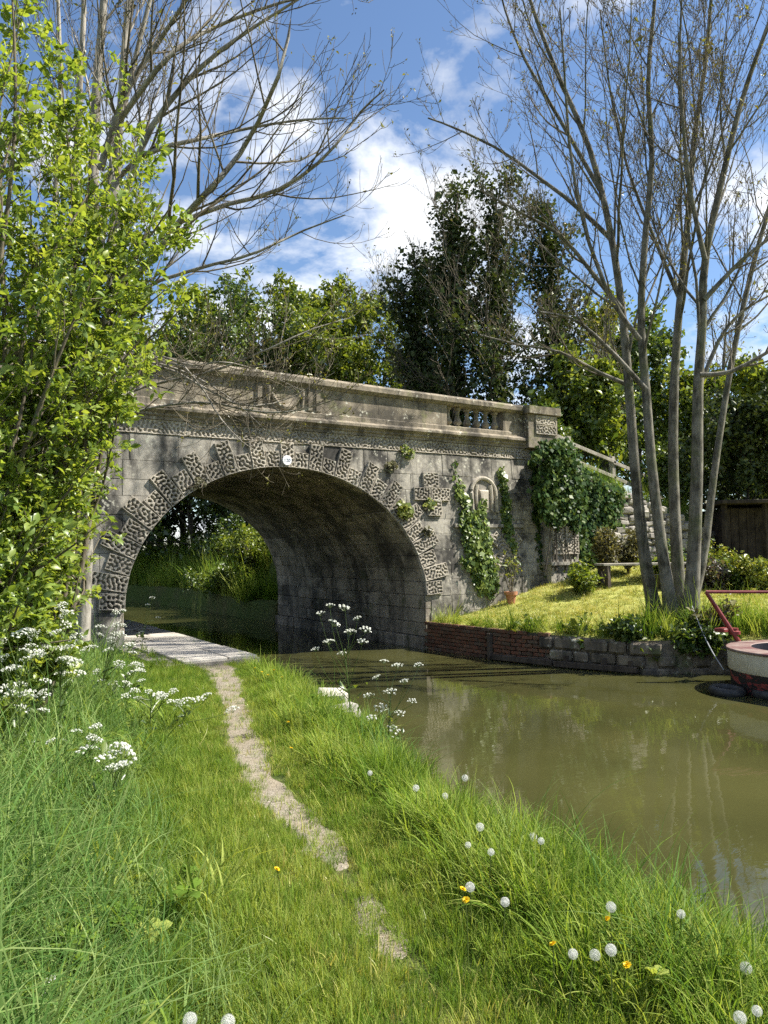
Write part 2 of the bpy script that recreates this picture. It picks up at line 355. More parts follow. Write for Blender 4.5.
M['deck_red'] = plain_mat('faded_red_deck_paint', (0.13, 0.055, 0.05), (0.25, 0.19, 0.16), 0.6, 3)
M['rail_red'] = plain_mat('dark_red_paint', (0.16, 0.025, 0.025), (0.24, 0.05, 0.045), 0.4, 14, bmp=0.1)
M['rubber'] = plain_mat('old_rubber', (0.02, 0.02, 0.021), (0.05, 0.05, 0.05), 0.6, 12)
M['rope'] = plain_mat('blue_grey_rope', (0.26, 0.27, 0.28), (0.40, 0.41, 0.42), 0.9, 60)
M['black'] = plain_mat('black_plastic', (0.012, 0.012, 0.013), None, 0.5)
M['interior'] = plain_mat('dark_boat_interior', (0.012, 0.012, 0.02), None, 0.6)
M['asphalt'] = plain_mat('asphalt', (0.045, 0.045, 0.045), (0.065, 0.063, 0.06), 0.95, 30)

def ground_mat():
    m, N, L, out = new_mat('turf_ground'); p = principled(N, L, out, 0.95, 0.1); pos = wpos(N)
    n = noise(N, L, pos, 0.8, 7, 0.65, 0.2); n2 = noise(N, L, pos, 14, 6, 0.7); n3 = noise(N, L, pos, 70, 4, 0.6)
    c = ramp(N, L, n2.outputs['Fac'], [(0.3, (0.035, 0.05, 0.014)), (0.5, (0.065, 0.095, 0.022)), (0.68, (0.11, 0.12, 0.04))])
    c2 = ramp(N, L, n.outputs['Fac'], [(0.45, 0.0), (0.65, 0.6)])
    c = mixc(N, L, c2.outputs[0], c.outputs[0], (0.12, 0.10, 0.05))
    sx = N.new('ShaderNodeSeparateXYZ'); L.new(pos, sx.inputs[0]); ml = N.new('ShaderNodeMath'); ml.operation = 'GREATER_THAN'; ml.inputs[1].default_value = 9.55; L.new(sx.outputs[0], ml.inputs[0])
    my = N.new('ShaderNodeMath'); my.operation = 'LESS_THAN'; my.inputs[1].default_value = 14.0; L.new(sx.outputs[1], my.inputs[0]); mm = N.new('ShaderNodeMath'); mm.operation = 'MULTIPLY'; L.new(ml.outputs[0], mm.inputs[0]); L.new(my.outputs[0], mm.inputs[1])
    lw = ramp(N, L, n2.outputs['Fac'], [(0.3, (0.22, 0.25, 0.06)), (0.6, (0.36, 0.35, 0.10))]); c = mixc(N, L, mm.outputs[0], c.outputs[0], lw.outputs[0]); L.new(c.outputs[0], p.inputs['Base Color'])
    h = mixc(N, L, 0.5, n2.outputs['Fac'], n3.outputs['Fac']); bump(N, L, h.outputs[0], p, 0.8, 0.04); return m
M['ground'] = ground_mat()
def path_mat():
    m, N, L, out = new_mat('trodden_path'); p = principled(N, L, out, 0.95, 0.1); pos = wpos(N)
    n = noise(N, L, pos, 3.0, 6, 0.65, 0.2); n2 = noise(N, L, pos, 40, 5, 0.7)
    vo = N.new('ShaderNodeTexVoronoi'); vo.inputs['Scale'].default_value = 55; L.new(pos, vo.inputs['Vector'])
    c = ramp(N, L, n2.outputs['Fac'], [(0.3, (0.14, 0.12, 0.09)), (0.5, (0.255, 0.225, 0.18)), (0.7, (0.38, 0.35, 0.29))])
    f = ramp(N, L, n.outputs['Fac'], [(0.35, 0.0), (0.7, 0.55)]); c = mixc(N, L, f.outputs[0], c.outputs[0], (0.27, 0.22, 0.15))
    s = ramp(N, L, vo.outputs['Distance'], [(0.1, 1.0), (0.35, 0.0)]); c = mixc(N, L, 0.25, c.outputs[0], s.outputs[0], 'SOFT_LIGHT')
    L.new(c.outputs[0], p.inputs['Base Color']); h = mixc(N, L, 0.6, n2.outputs['Fac'], s.outputs[0]); bump(N, L, h.outputs[0], p, 0.7, 0.02); return m
M['path'] = path_mat()
def water_mat():
    m, N, L, out = new_mat('canal_water'); pos = wpos(N)
    p = principled(N, L, out, 0.03, 0.5); p.inputs['IOR'].default_value = 1.333
    n0 = noise(N, L, pos, 0.35, 4, 0.5); c = ramp(N, L, n0.outputs['Fac'], [(0.35, (0.034, 0.035, 0.012)), (0.65, (0.060, 0.059, 0.020))])
    L.new(c.outputs[0], p.inputs['Base Color'])
    n1 = noise(N, L, scaled(N, L, pos, (1.0, 2.2, 1)), 2.2, 3, 0.5, 0.4); n2 = noise(N, L, pos, 11, 2, 0.5)
    a = N.new('ShaderNodeMath'); a.operation = 'MULTIPLY_ADD'; L.new(n2.outputs['Fac'], a.inputs[0]); a.inputs[1].default_value = 0.10; L.new(n1.outputs['Fac'], a.inputs[2])
    bump(N, L, a.outputs[0], p, 0.035, 0.05); return m
M['water'] = water_mat()
# ------------------------------------------------------------------ the lie of the land
NB_Y = [-40, -6, 1.5, 4.0, 6.9, 8.6, 11.5, 13.7, 22, 28, 36, 48, 80, 400]
NB_X = [2.4, 2.7, 2.85, 3.0, 3.85, 4.15, 4.55, 4.6, 4.6, 4.4, 2.6, -6, -60, -400]
FB_Y = [-40, 5, 7.2, 8.1, 8.7, 9.8, 11.1, 13.68, 13.75, 21.45, 21.5, 24, 29, 35, 42, 54, 80, 400]
FB_X = [12.6, 12.4, 12.3, 11.5, 10.6, 10.2, 9.8, 9.64, 10.0, 10.0, 9.6, 9.5, 9.6, 9.0, 6.0, -2, -48, -388]
def sst(a, b, x):
    t = np.clip((x - a) / (b - a), 0, 1); return t * t * (3 - 2 * t)
def near_bank(y): return np.interp(y, NB_Y, NB_X)
def far_bank(y): return np.interp(y, FB_Y, FB_X)
def path_x(y): return np.interp(y, [-3, 0, 2.27, 2.94, 3.36, 3.9, 4.46, 5.41, 6.72, 8.1, 10.48, 12.1, 14.5], [1.5, 1.55, 1.65, 1.78, 1.88, 2.01, 2.08, 2.26, 2.61, 3.12, 3.81, 3.91, 4.0])
def wob(x, y, s=1.0): return (np.sin(x * 1.7 * s + 0.3) * np.cos(y * 1.3 * s + 1.1) + 0.5 * np.sin(x * 4.1 * s + y * 3.3 * s) + 0.35 * np.cos(y * 7.3 * s - x * 5.2 * s)) / 1.85
def land(x, y):
    x = np.asarray(x, float); y = np.asarray(y, float); xb, xf = near_bank(y), far_bank(y)
    near = 0.50 + 0.025 * wob(x, y) + 0.40 * sst(0.9, -2.2, x) * sst(14, 9, y) - 0.10 * sst(xb - 0.45, xb, x)
    near = near - 0.03 * np.exp(-((x - path_x(y)) / 0.22) ** 2)
    ztop = np.minimum(4.7, 4.12 - 0.26 * (x - 17)); ztop = np.maximum(ztop, 1.2)
    lawn = 0.62 + 0.42 * sst(0, 4.5, x - xf) * sst(3, 8, y) + 0.45 * sst(9.5, 14, y) * sst(11.5, 16, x) + 0.02 * wob(x, y) - 0.05 * sst(0.3, 0, x - xf)
    lawn = lawn + 0.16 * sst(10.5, 13.4, y) * sst(10.2, 13, x)
    prof = np.interp(y, [14.1, 14.3, 16.4, 20.5, 25], [0, 0.8, 1, 1, 0])
    emb = lawn + (ztop - lawn) * prof
    right = np.where(x > 10.3, emb, lawn)
    back = sst(24, 27, y); right = right * (1 - back) + back * (0.75 + 1.6 * sst(0.6, 5, x - xf))
    lemb = np.interp(y, [14.3, 14.6, 20.5, 25], [0, 1, 1, 0]); lsl = np.interp(y, [9.5, 14.6, 20.5, 25], [0, 1, 1, 0])
    w = sst(-3.5, -6, x); prof = lemb * (1 - w) + lsl * w
    near = np.where(x < 2.95, near + (4.75 - near) * prof, near)
    near = near + 1.2 * sst(1.0, 6, xb - x) * sst(25, 32, y)
    bed = np.full_like(near, -0.9)
    return np.where(x <= xb + 1e-6, near, np.where(x >= xf - 1e-6, right, bed))

def build_ground():
    ys = np.unique(np.concatenate([np.linspace(-400, -40, 10), np.linspace(-40, -4, 19), np.arange(-4, 27, 0.22), np.geomspace(27.2, 900, 45)]))
    offl = np.concatenate([[0, .02], np.arange(0.12, 9.0, 0.2), np.geomspace(9.2, 900, 26)])[::-1]
    rows = []
    for y in ys:
        xb, xf = float(near_bank(y)), float(far_bank(y))
        left = xb - offl; mid = np.array([xb + 0.03, (xb * 2 + xf) / 3, (xb + 2 * xf) / 3, xf - 0.03]); right = xf + offl[::-1]
        x = np.concatenate([left, mid, right]); z = land(x, np.full_like(x, y)); z[len(left):len(left) + 4] = -0.9
        rows.append(np.stack([x, np.full_like(x, y), z], 1))
    V = np.array(rows); R_, C_ = V.shape[:2]
    i = np.arange(R_ - 1)[:, None] * C_ + np.arange(C_ - 1)[None]
    Fq = np.stack([i, i + 1, i + 1 + C_, i + C_], -1).reshape(-1, 4)
    o = link('ground', mesh_np('ground', V, Fq, True), M['ground']); tag(o, 'green turf ground of the canal banks and embankment', kind='structure')
build_ground()

def build_water():
    ys = np.concatenate([np.linspace(-38, 22, 30), np.linspace(23, 60, 30), np.geomspace(62, 380, 10)])
    V, Fq = [], []
    for y in ys:
        a, b_ = float(near_bank(y)) - 0.0, float(far_bank(y)) + 0.0
        for t in np.linspace(0, 1, 5): V.append((a + (b_ - a) * t, y, 0.0))
    for k in range(len(ys) - 1):
        for j in range(4): q = k * 5 + j; Fq.append((q, q + 1, q + 6, q + 5))
    o = link('water', mesh_np('water', V, Fq, True), M['water']); tag(o, 'murky olive green canal water', kind='structure')
build_water()

def build_path():
    rng = np.random.default_rng(4); ys = np.arange(-2.0, 12.2, 0.09); V = []; n = 9
    for y in ys:
        c = float(path_x(y)) + 0.03 * math.sin(y * 2.1); w = np.interp(y, [-2, 2.0, 3.4, 5.5, 8, 12], [0.12, 0.12, 0.13, 0.16, 0.16, 0.28])
        l = w * (1 + 0.22 * math.sin(y * 5.3) + 0.14 * math.sin(y * 13.1 + 1)); r_ = w * (1 + 0.2 * math.sin(y * 4.1 + 2) + 0.15 * math.sin(y * 11.7))
        fade = 1.0
        if y < 4.3: fade = max(0.1, min(1.0, 0.6 + 0.45 * math.sin(y * 6.3 + 1.9) + 0.3 * (y - 3.9))); l, r_ = l * (0.3 + 0.7 * fade), r_ * (0.3 + 0.7 * fade)
        for t in np.linspace(-1, 1, n):
            x = c + t * (l if t < 0 else r_); V.append((x, y, float(land(x, y)) + 0.016 * (1 - t ** 4) - 0.003 - 0.03 * (fade < 0.15)))
    V = np.array(V); K = len(ys); i = np.arange(K - 1)[:, None] * n + np.arange(n - 1)[None]
    o = link('path', mesh_np('path', V, np.stack([i, i + 1, i + 1 + n, i + n], -1).reshape(-1, 4), True), M['path']); tag(o, 'narrow trodden earth towpath', kind='structure')
build_path()

def build_paving():
    """worn stone flags where the towpath goes under the bridge"""
    rng = np.random.default_rng(9); base = MB()
    pv = base.box(3.1, 4.6, 10.9, 22.5, 0.2, 0.535).build('towpath_paving', M['mortar']); tag(pv, 'pale worn stone paving of the towpath under the arch', kind='structure')
    y = 10.95
    while y < 22.3:
        L_ = rng.uniform(0.8, 1.5); s = rng.uniform(0.45, 0.7) if rng.random() < 0.6 else None
        xs = [3.12 if y > 13.4 else 3.3 + 0.15 * rng.random(), 4.58]
        cuts = [(xs[0], xs[0] + (xs[1] - xs[0]) * s), (xs[0] + (xs[1] - xs[0]) * s, xs[1])] if s else [tuple(xs)]
        for a, b_ in cuts:
            m = MB(); m.xbox(((a + b_) / 2, y + L_ / 2, 0.5 + rng.uniform(0, 0.018)), (1, 0, 0), (0, 1, 0), (0, 0, 1), (b_ - a) / 2 - 0.008, L_ / 2 - 0.008, 0.06, 0.012)
            m.build('paving_slab', M['slab'], pv)
        y += L_
build_paving()

# ------------------------------------------------------------------ the bridge
X0, AX, ZS, BZ = 6.456, 3.18, 1.14, 2.66
FY, BY = 13.7, 21.5
ZC = 4.56               # underside of the cornice
def batter(p): return (p[0], p[1] + 0.075 * max(0.0, p[2] - 1.0), p[2])
def ell(t, r=0.0):      # t: 0 right springing .. pi left springing
    x, z = X0 + AX * math.cos(t), ZS + BZ * math.sin(t)
    nx, nz = math.cos(t) / AX, math.sin(t) / BZ; l = math.hypot(nx, nz)
    return (x + nx / l * r, z + nz / l * r)
tt = np.linspace(0, math.pi, 2000); pp = np.array([ell(t) for t in tt]); sl_ = np.concatenate([[0], np.cumsum(np.hypot(*np.diff(pp, axis=0).T))])
NV = 31
VT = np.interp(np.linspace(0, sl_[-1], NV + 1), sl_, tt)

def worm_field(n=256, px=0.0105, wave=0.074, seed=1):
    rng = np.random.default_rng(seed); w = np.fft.fft2(rng.normal(size=(n, n)))
    fx = np.fft.fftfreq(n, px); fr = np.hypot(fx[:, None], fx[None]); f0 = 1 / wave
    g = np.real(np.fft.ifft2(w * np.exp(-((fr - f0) / (0.16 * f0)) ** 2))); return g / g.std()
WORM = [worm_field(seed=s) for s in range(3)]
wrng = np.random.default_rng(77)
def carve(name, f, w, h, mat, parent, depth=0.085, back=0.10, warp=None, margin=0.022, px=0.0105):
    """a stone with worm-like carving sunk into its face; f(s,t,d) -> point, d = depth behind the face"""
    nx, nz = max(6, int(w / px)), max(6, int(h / px)); g = WORM[wrng.integers(3)]; ox, oz = wrng.integers(256, size=2)
    s = np.linspace(0, w, nx + 1); t = np.linspace(0, h, nz + 1)
    G = g[np.ix_((ox + np.arange(nx + 1)) % 256, (oz + np.arange(nz + 1)) % 256)]
    D = depth * sst(0.05, 0.30, G)
    edge = np.minimum(np.minimum(s, w - s)[:, None], np.minimum(t, h - t)[None]); D = D * sst(margin * 0.7, margin * 1.3, edge)
    D = D + 0.0015 * wrng.normal(size=D.shape)
    V = [f(s[i], t[j], D[i, j]) for i in range(nx + 1) for j in range(nz + 1)]
    idx = np.arange((nx + 1) * (nz + 1)).reshape(nx + 1, nz + 1)
    Fq = np.stack([idx[:-1, :-1], idx[1:, :-1], idx[1:, 1:], idx[:-1, 1:]], -1).reshape(-1, 4).tolist()
    ring = np.concatenate([idx[:, 0], idx[-1, 1:], idx[-2::-1, -1], idx[0, -2:0:-1]])
    st = np.concatenate([[(i, 0) for i in range(nx + 1)], [(nx, j) for j in range(1, nz + 1)], [(i, nz) for i in range(nx - 1, -1, -1)], [(0, j) for j in range(nz - 1, 0, -1)]])
    o = len(V); V += [f(s[i], t[j], back) for i, j in st]; n = len(ring)
    for k in range(n): Fq.append((ring[k], o + k, o + (k + 1) % n, ring[(k + 1) % n]))
    if warp: V = [warp(p) for p in V]
    return link(name, mesh_np(name, V, Fq), mat, parent)

bridge = empty('stone_bridge', (X0, FY, 0), 'old ornate stone arch bridge with carved voussoirs over the canal', 'bridge')
def clip_half(poly, p, n):
    """keep the side where (q-p).n >= 0"""
    out = []
    for i in range(len(poly)):
        a, b_ = np.array(poly[i]), np.array(poly[(i + 1) % len(poly)]); da, db = (a - p) @ n, (b_ - p) @ n
        if da >= 0: out.append(tuple(a))
        if da * db < 0: out.append(tuple(a + (b_ - a) * da / (da - db)))
    return out
XL, XR = -4.0, 13.3     # ends of the facing wall
def build_faces():
    # core of the facing wall with the arch opening
    for front in (True, False):
        m = MB(); xs = sorted(set(np.round(np.concatenate([np.linspace(XL, XR, 60), X0 + (AX + 0.03) * np.cos(np.linspace(0, math.pi, 61))]), 4)))
        y0, y1 = (FY + 0.03, FY + 0.62) if front else (BY - 0.6, BY)
        def low(x, side):
            d = (x - X0) / (AX + 0.03)
            if abs(d) >= 1 - 1e-6: return -0.6 if (abs(d) > 1 + 1e-6 or side) else ZS
            return ZS + (BZ + 0.03) * math.sqrt(max(0, 1 - d * d))
        for a, b_ in zip(xs[:-1], xs[1:]):
            inside = abs((a + b_) / 2 - X0) < AX + 0.03
            if inside: za, zb = [ZS + (BZ + 0.03) * math.sqrt(max(0, 1 - ((q - X0) / (AX + 0.03)) ** 2)) for q in (a, b_)]
            else: za = zb = -0.6
            # thin wedge of wall between a and b
            vs = [(a, y0, za), (b_, y0, zb), (b_, y0, ZC + 0.3), (a, y0, ZC + 0.3), (a, y1, za), (b_, y1, zb), (b_, y1, ZC + 0.3), (a, y1, ZC + 0.3)]
            fs = [(0, 1, 2, 3), (5, 4, 7, 6), (4, 5, 1, 0)]
            if a == xs[0]: fs.append((4, 0, 3, 7))
            if b_ == xs[-1]: fs.append((1, 5, 6, 2))
            m.add(vs, fs)
        o = m.build('spandrel_wall' if front else 'far_wall', M['mortar'] if front else M['ashlar'], bridge, batter if front else None)
        if front: core = o
    # ashlar courses
    rng = np.random.default_rng(21); z = -0.25; k = 0
    while z < ZC - 0.29:
        h = rng.uniform(0.29, 0.36)
        if z + h > ZC - 0.45: h = ZC - 0.28 - z
        x = XL + rng.uniform(0, 0.4)
        while x < XR - 0.05:
            L_ = rng.uniform(0.45, 0.95); x1 = min(XR, x + L_)
            if XR - x1 < 0.25: x1 = XR
            poly = [(x + 0.002, z + 0.002), (x1 - 0.002, z + 0.002), (x1 - 0.002, z + h - 0.002), (x + 0.002, z + h - 0.002)]
            c = np.mean(poly, 0)
            if c[1] > ZS - 0.2:
                t = math.atan2(max(1e-3, (c[1] - ZS) / BZ), (c[0] - X0) / AX); p = np.array(ell(t, 0.07)); n = np.array(ell(t, 1.07)) - p
                poly = clip_half(poly, p, n)
            elif abs(c[0] - X0) < AX + 0.5:
                sgn = 1 if c[0] > X0 else -1; poly = clip_half(poly, np.array((X0 + sgn * AX, 0)), np.array((sgn, 0.0)))
            if len(poly) >= 3:
                P_ = np.array(poly); ar = 0.5 * abs(np.dot(P_[:, 0], np.roll(P_[:, 1], -1)) - np.dot(P_[:, 1], np.roll(P_[:, 0], -1)))
                if ar > 0.006 and not (x1 > X0 - AX and x < X0 + AX and z + h < ZS - 0.0 and abs(c[0] - X0) < AX - 0.1):
                    d = rng.uniform(-0.006, 0.006)
                    MB().prism(poly, FY + d, FY + 0.05, 0.006).build('ashlar', M['ashlar'], core, batter)
            x = x1
        z += h; k += 1
    return core
core = build_faces()

def build_voussoirs():
    for i in range(NV):
        t0, t1 = VT[i], VT[i + 1]; tm = (t0 + t1) / 2; long_ = (i % 2 == 1)
        pm, nm = ell(tm), None; q = ell(tm, 1.0); nz = q[1] - pm[1]
        ln = 0.64 if long_ else 0.43
        if nz > 0.3: ln = min(ln, (ZC - 0.275 - pm[1]) / nz)
        if not long_: ln = min(0.43, ln * (0.74 if nz > 0.9 else 1.0))
        w = float(np.interp(t1, tt, sl_) - np.interp(t0, tt, sl_)) - 0.012
        proud = 0.065 if long_ else 0.05
        c0, c1 = ell(tm), ell(tm, 1.0); n = np.array(c1) - np.array(c0); tg = np.array([n[1], -n[0]])   # tangent, towards +x at the crown
        def f(s, t, d, t0=t0, t1=t1, w=w, proud=proud, n=n, c0=np.array(c0), tg=tg):
            # the foot follows the curve, the block itself has straight sides
            a = s - w / 2; th = t0 + (t1 - t0) * (0.5 - a / (w + 0.012)); foot = np.array(ell(th)); straight = c0 + tg * a
            k = max(0.0, 1 - t / 0.3); q = straight * (1 - k) + foot * k + n * t
            return (q[0], FY - proud + d, q[1])
        carve('voussoir', f, w, ln, M['carved'], bridge, back=proud + 0.06, warp=batter, depth=0.08)
    return
build_voussoirs()

def rect_panel(name, x0, x1, z0, z1, parent, proud=0.06, y=FY, warp=batter, mat='carved', ang=0.0, depth=0.07):
    cx, cz = (x0 + x1) / 2, (z0 + z1) / 2; ca, sa = math.cos(ang), math.sin(ang)
    def f(s, t, d):
        u_, v_ = s - (x1 - x0) / 2, t - (z1 - z0) / 2
        return (cx + ca * u_ - sa * v_, y - proud + d, cz + sa * u_ + ca * v_)
    return carve(name, f, x1 - x0, z1 - z0, M[mat], parent, depth, proud + 0.05, warp)
# frieze of carved blocks under the cornice
x = XL
while x < XR - 0.1:
    x1 = min(x + 0.94, XR); rect_panel('frieze_block', x + 0.004, x1 - 0.004, ZC - 0.27, ZC - 0.005, bridge, 0.02, depth=0.04); x = x1
# carved cross on the right spandrel
rect_panel('cross_block', 9.46, 9.92, 3.22, 3.50, bridge); rect_panel('cross_block', 9.925, 10.42, 3.22, 3.50, bridge)
rect_panel('cross_block', 9.72, 10.13, 3.505, 3.84, bridge); rect_panel('cross_block', 9.80, 10.17, 2.88, 3.215, bridge)
# saltire of carved bars
for a_, (cx, cz) in ((0.72, (11.78, 1.92)), (-0.72, (12.24, 1.92)), (-0.72, (11.80, 2.28)), (0.72, (12.22, 2.28))):
    rect_panel('saltire_block', cx - 0.24, cx + 0.24, cz - 0.14, cz + 0.14, bridge, 0.05, ang=a_)
# string course and arched niche
MB().box(10.5, 12.6, FY - 0.06, FY + 0.03, 2.63, 2.71, 0.015).build('string_course', M['ashlar'], bridge, batter)
def build_niche():
    cx, r_, zs = 11.42, 0.36, 3.42
    arch = [(cx + r_, 2.98)] + [(cx + r_ * math.cos(a), zs + r_ * math.sin(a)) for a in np.linspace(0, math.pi, 15)] + [(cx - r_, 2.98)]
    m = MB(); n = len(arch)
    for rad, pr in ((0.05, 0.03),):
        pts = [(p[0], FY - pr, p[1]) for p in arch]; m.tube(pts, rad, 8)
    fr = m.build('niche_moulding', M['carved'], bridge, batter, True)
    inner = [(cx - r_ + .04, 2.98), (cx + r_ - .04, 2.98)] + [(cx + (r_ - .04) * math.cos(a), zs + (r_ - .04) * math.sin(a)) for a in np.linspace(0, math.pi, 13)]
    MB().prism(inner, FY - 0.012, FY + 0.03).build('niche_panel', M['mortar'], bridge, batter)
    # draped ornament: two hanging folds and a tapering block
    for sx in (-1, 1):
        pts = [(cx + sx * (0.20 + 0.03 * math.sin(q * 3)), FY - 0.03, 3.62 - 0.6 * q) for q in np.linspace(0, 1, 8)]
        MB().tube(pts, np.linspace(0.055, 0.025, 8), 7).build('carved_drape', M['carved'], bridge, batter, True)
    MB().prism([(cx - 0.10, 3.05), (cx + 0.10, 3.05), (cx + 0.14, 3.5), (cx - 0.14, 3.5)], FY - 0.07, FY + 0.02, 0.03).build('carved_block', M['carved'], bridge, batter)
build_niche()

# cornice, parapet, balustrade
WY = FY + 0.075 * (ZC - 1.0)            # plane of the wall top
def profile_run(name, prof, x0, x1, mat, step, parent, jit=0.0):
    """prof: (y,z) closed outline; cut into stones along x"""
    rng = np.random.default_rng(int(abs(x0) * 100) + len(prof)); x = x0; n = len(prof)
    while x < x1 - 0.01:
        e = min(x1, x + step * rng.uniform(0.85, 1.2))
        if x1 - e < 0.3: e = x1
        dy, dz = rng.uniform(-jit, jit, 2); m = MB()
        vs = [(x + 0.003, y + dy, z + dz) for y, z in prof] + [(e - 0.003, y + dy, z + dz) for y, z in prof]
        fs = [(i, (i + 1) % n, n + (i + 1) % n, n + i) for i in range(n)] + [tuple(range(n - 1, -1, -1)), tuple(range(n, 2 * n))]
        m.add(vs, fs); m.build(name, M[mat], parent); x = e
XE = 12.75
profile_run('cornice_stone', [(WY + .3, ZC), (WY - .05, ZC), (WY - .05, ZC + .05), (WY - .09, ZC + .08), (WY - .09, ZC + .11), (WY - .17, ZC + .17), (WY - .17, ZC + .22), (WY - .10, ZC + .27), (WY + .3, ZC + .27)][::-1], XL, XE + 0.3, 'parapet', 1.25, bridge, 0.003)
P0, P1, PZ0, PZ1 = WY - 0.05, WY + 0.27, ZC + 0.27, ZC + 0.83
profile_run('plinth_stone', [(P0 - .03, PZ0), (P1 + .03, PZ0), (P1 + .03, PZ0 + .09), (P1, PZ0 + .11), (P0, PZ0 + .11), (P0 - .03, PZ0 + .09)], XL, XE, 'parapet', 1.25, bridge, 0.002)
BX0, BX1 = 10.45, 12.12
profile_run('parapet_panel', [(P0, PZ0 + .11), (P1, PZ0 + .11), (P1, PZ1), (P0, PZ1)], XL, BX0, 'parapet', 1.15, bridge, 0.003)
profile_run('parapet_panel', [(P0, PZ0 + .11), (P1, PZ0 + .11), (P1, PZ1), (P0, PZ1)], BX1, XE, 'parapet', 1.0, bridge, 0.003)
cop = [(P0 - .02, PZ1), (P1 + .02, PZ1), (P1 + .10, PZ1 + .06), (P1 + .10, PZ1 + .15), (P1 + .05, PZ1 + .20), ((P0 + P1) / 2, PZ1 + .235), (P0 - .05, PZ1 + .20), (P0 - .10, PZ1 + .15), (P0 - .10, PZ1 + .06)]
profile_run('coping_stone', cop, XL, XE, 'parapet', 1.3, bridge, 0.004)
def build_balusters():
    z0, H = PZ0 + 0.11, PZ1 - PZ0 - 0.11; prof = [(0.085, 0), (0.085, .05), (0.05, .07), (0.055, .12), (0.095, .2), (0.10, .27), (0.08, .36), (0.05, .5), (0.045, .68), (0.055, .8), (0.05, .84), (0.08, .88), (0.085, .93), (0.085, 1.0)]
    for k in range(6):
        x = BX0 + (BX1 - BX0) * (k + 0.5) / 6
        MB().lathe((x, (P0 + P1) / 2, z0), [(r_, h * H) for r_, h in prof], 14).build('baluster', M['parapet'], bridge, None, True)
build_balusters()
# carved swag between little pilasters on the parapet
for xp in (5.88, 6.98, 7.16):
    MB().box(xp - 0.05, xp + 0.05, P0 - 0.04, P0 + 0.03, PZ0 + 0.12, PZ1 - 0.02, 0.012).build('carved_pilaster', M['parapet'], bridge)
pts = [(6.06 + 0.74 * q, P0 - 0.02, PZ1 - 0.08 - 0.33 * (1 - (2 * q - 1) ** 2)) for q in np.linspace(0, 1, 15)]
MB().tube(pts, 0.028 + 0.035 * np.sin(np.linspace(0, math.pi, 15)), 8).build('carved_swag', M['parapet'], bridge, None, True)
for q in (6.06, 6.80): MB().tube([(q, P0 - 0.02, PZ1 - 0.05), (q, P0 - 0.03, PZ1 - 0.2), (q, P0 - 0.02, PZ1 - 0.40)], [0.05, 0.045, 0.012], 7).build('carved_tassel', M['parapet'], bridge, None, True)
# the parapet rises towards the crown of the road, on the left
def rise(o):
    n_ = len(o.data.vertices); c = np.empty(n_ * 3, np.float32); o.data.vertices.foreach_get('co', c); c = c.reshape(-1, 3)
    k = 1 + 0.019 * np.clip(12.4 - c[:, 0], 0, 10); up_ = c[:, 2] > PZ0; c[up_, 2] = PZ0 + (c[up_, 2] - PZ0) * k[up_]; o.data.vertices.foreach_set('co', c.ravel()); o.data.update()
for o in list(bridge.children):
    if o.name.split('.')[0] in ('plinth_stone', 'parapet_panel', 'coping_stone', 'carved_pilaster', 'carved_swag', 'carved_tassel', 'baluster'): rise(o)
# far parapet and road deck
MB().box(XL, XR, BY - 0.35, BY, ZC + 0.27, ZC + 1.0, 0.02).build('far_parapet', M['parapet'], bridge)
MB().box(XL, XR, FY + 0.4, BY - 0.3, ZC - 0.35, ZC + 0.25).build('road_deck', M['asphalt'], bridge)
# end pier
PF = FY - 0.24
pier = MB().box(13.12, 14.05, PF, FY + 0.9, 0.4, ZC, 0.012).build('end_pier', M['ashlar'], bridge)
rect_panel('pier_block', 13.16, 13.62, 2.33, 2.66, bridge, 0.05, PF, None); rect_panel('pier_block', 13.20, 13.62, 1.98, 2.31, bridge, 0.05, PF, None)
rect_panel('pier_block', 13.64, 14.02, 2.33, 2.66, bridge, 0.05, PF, None); rect_panel('pier_block', 13.64, 14.02, 1.98, 2.31, bridge, 0.05, PF, None)
MB().box(13.08, 14.1, PF - 0.08, FY + 0.5, 1.72, 1.80, 0.015).build('pier_ledge', M['ashlar'], bridge)
MB().box(12.76, 13.75, P0 - 0.16, P1 + 0.1, ZC + 0.0, PZ1, 0.015).build('parapet_pier', M['parapet'], bridge)
rect_panel('pier_block', 13.0, 13.68, PZ0 + .08, PZ0 + .30, bridge, 0.03, P0 - 0.16, None, depth=0.03); rect_panel('pier_block', 13.0, 13.68, PZ0 + .32, PZ1 - .03, bridge, 0.03, P0 - 0.16, None, depth=0.03)
MB().box(12.70, 13.82, P0 - 0.24, P1 + 0.16, PZ1, PZ1 + 0.2, 0.04).build('pier_cap', M['parapet'], bridge)

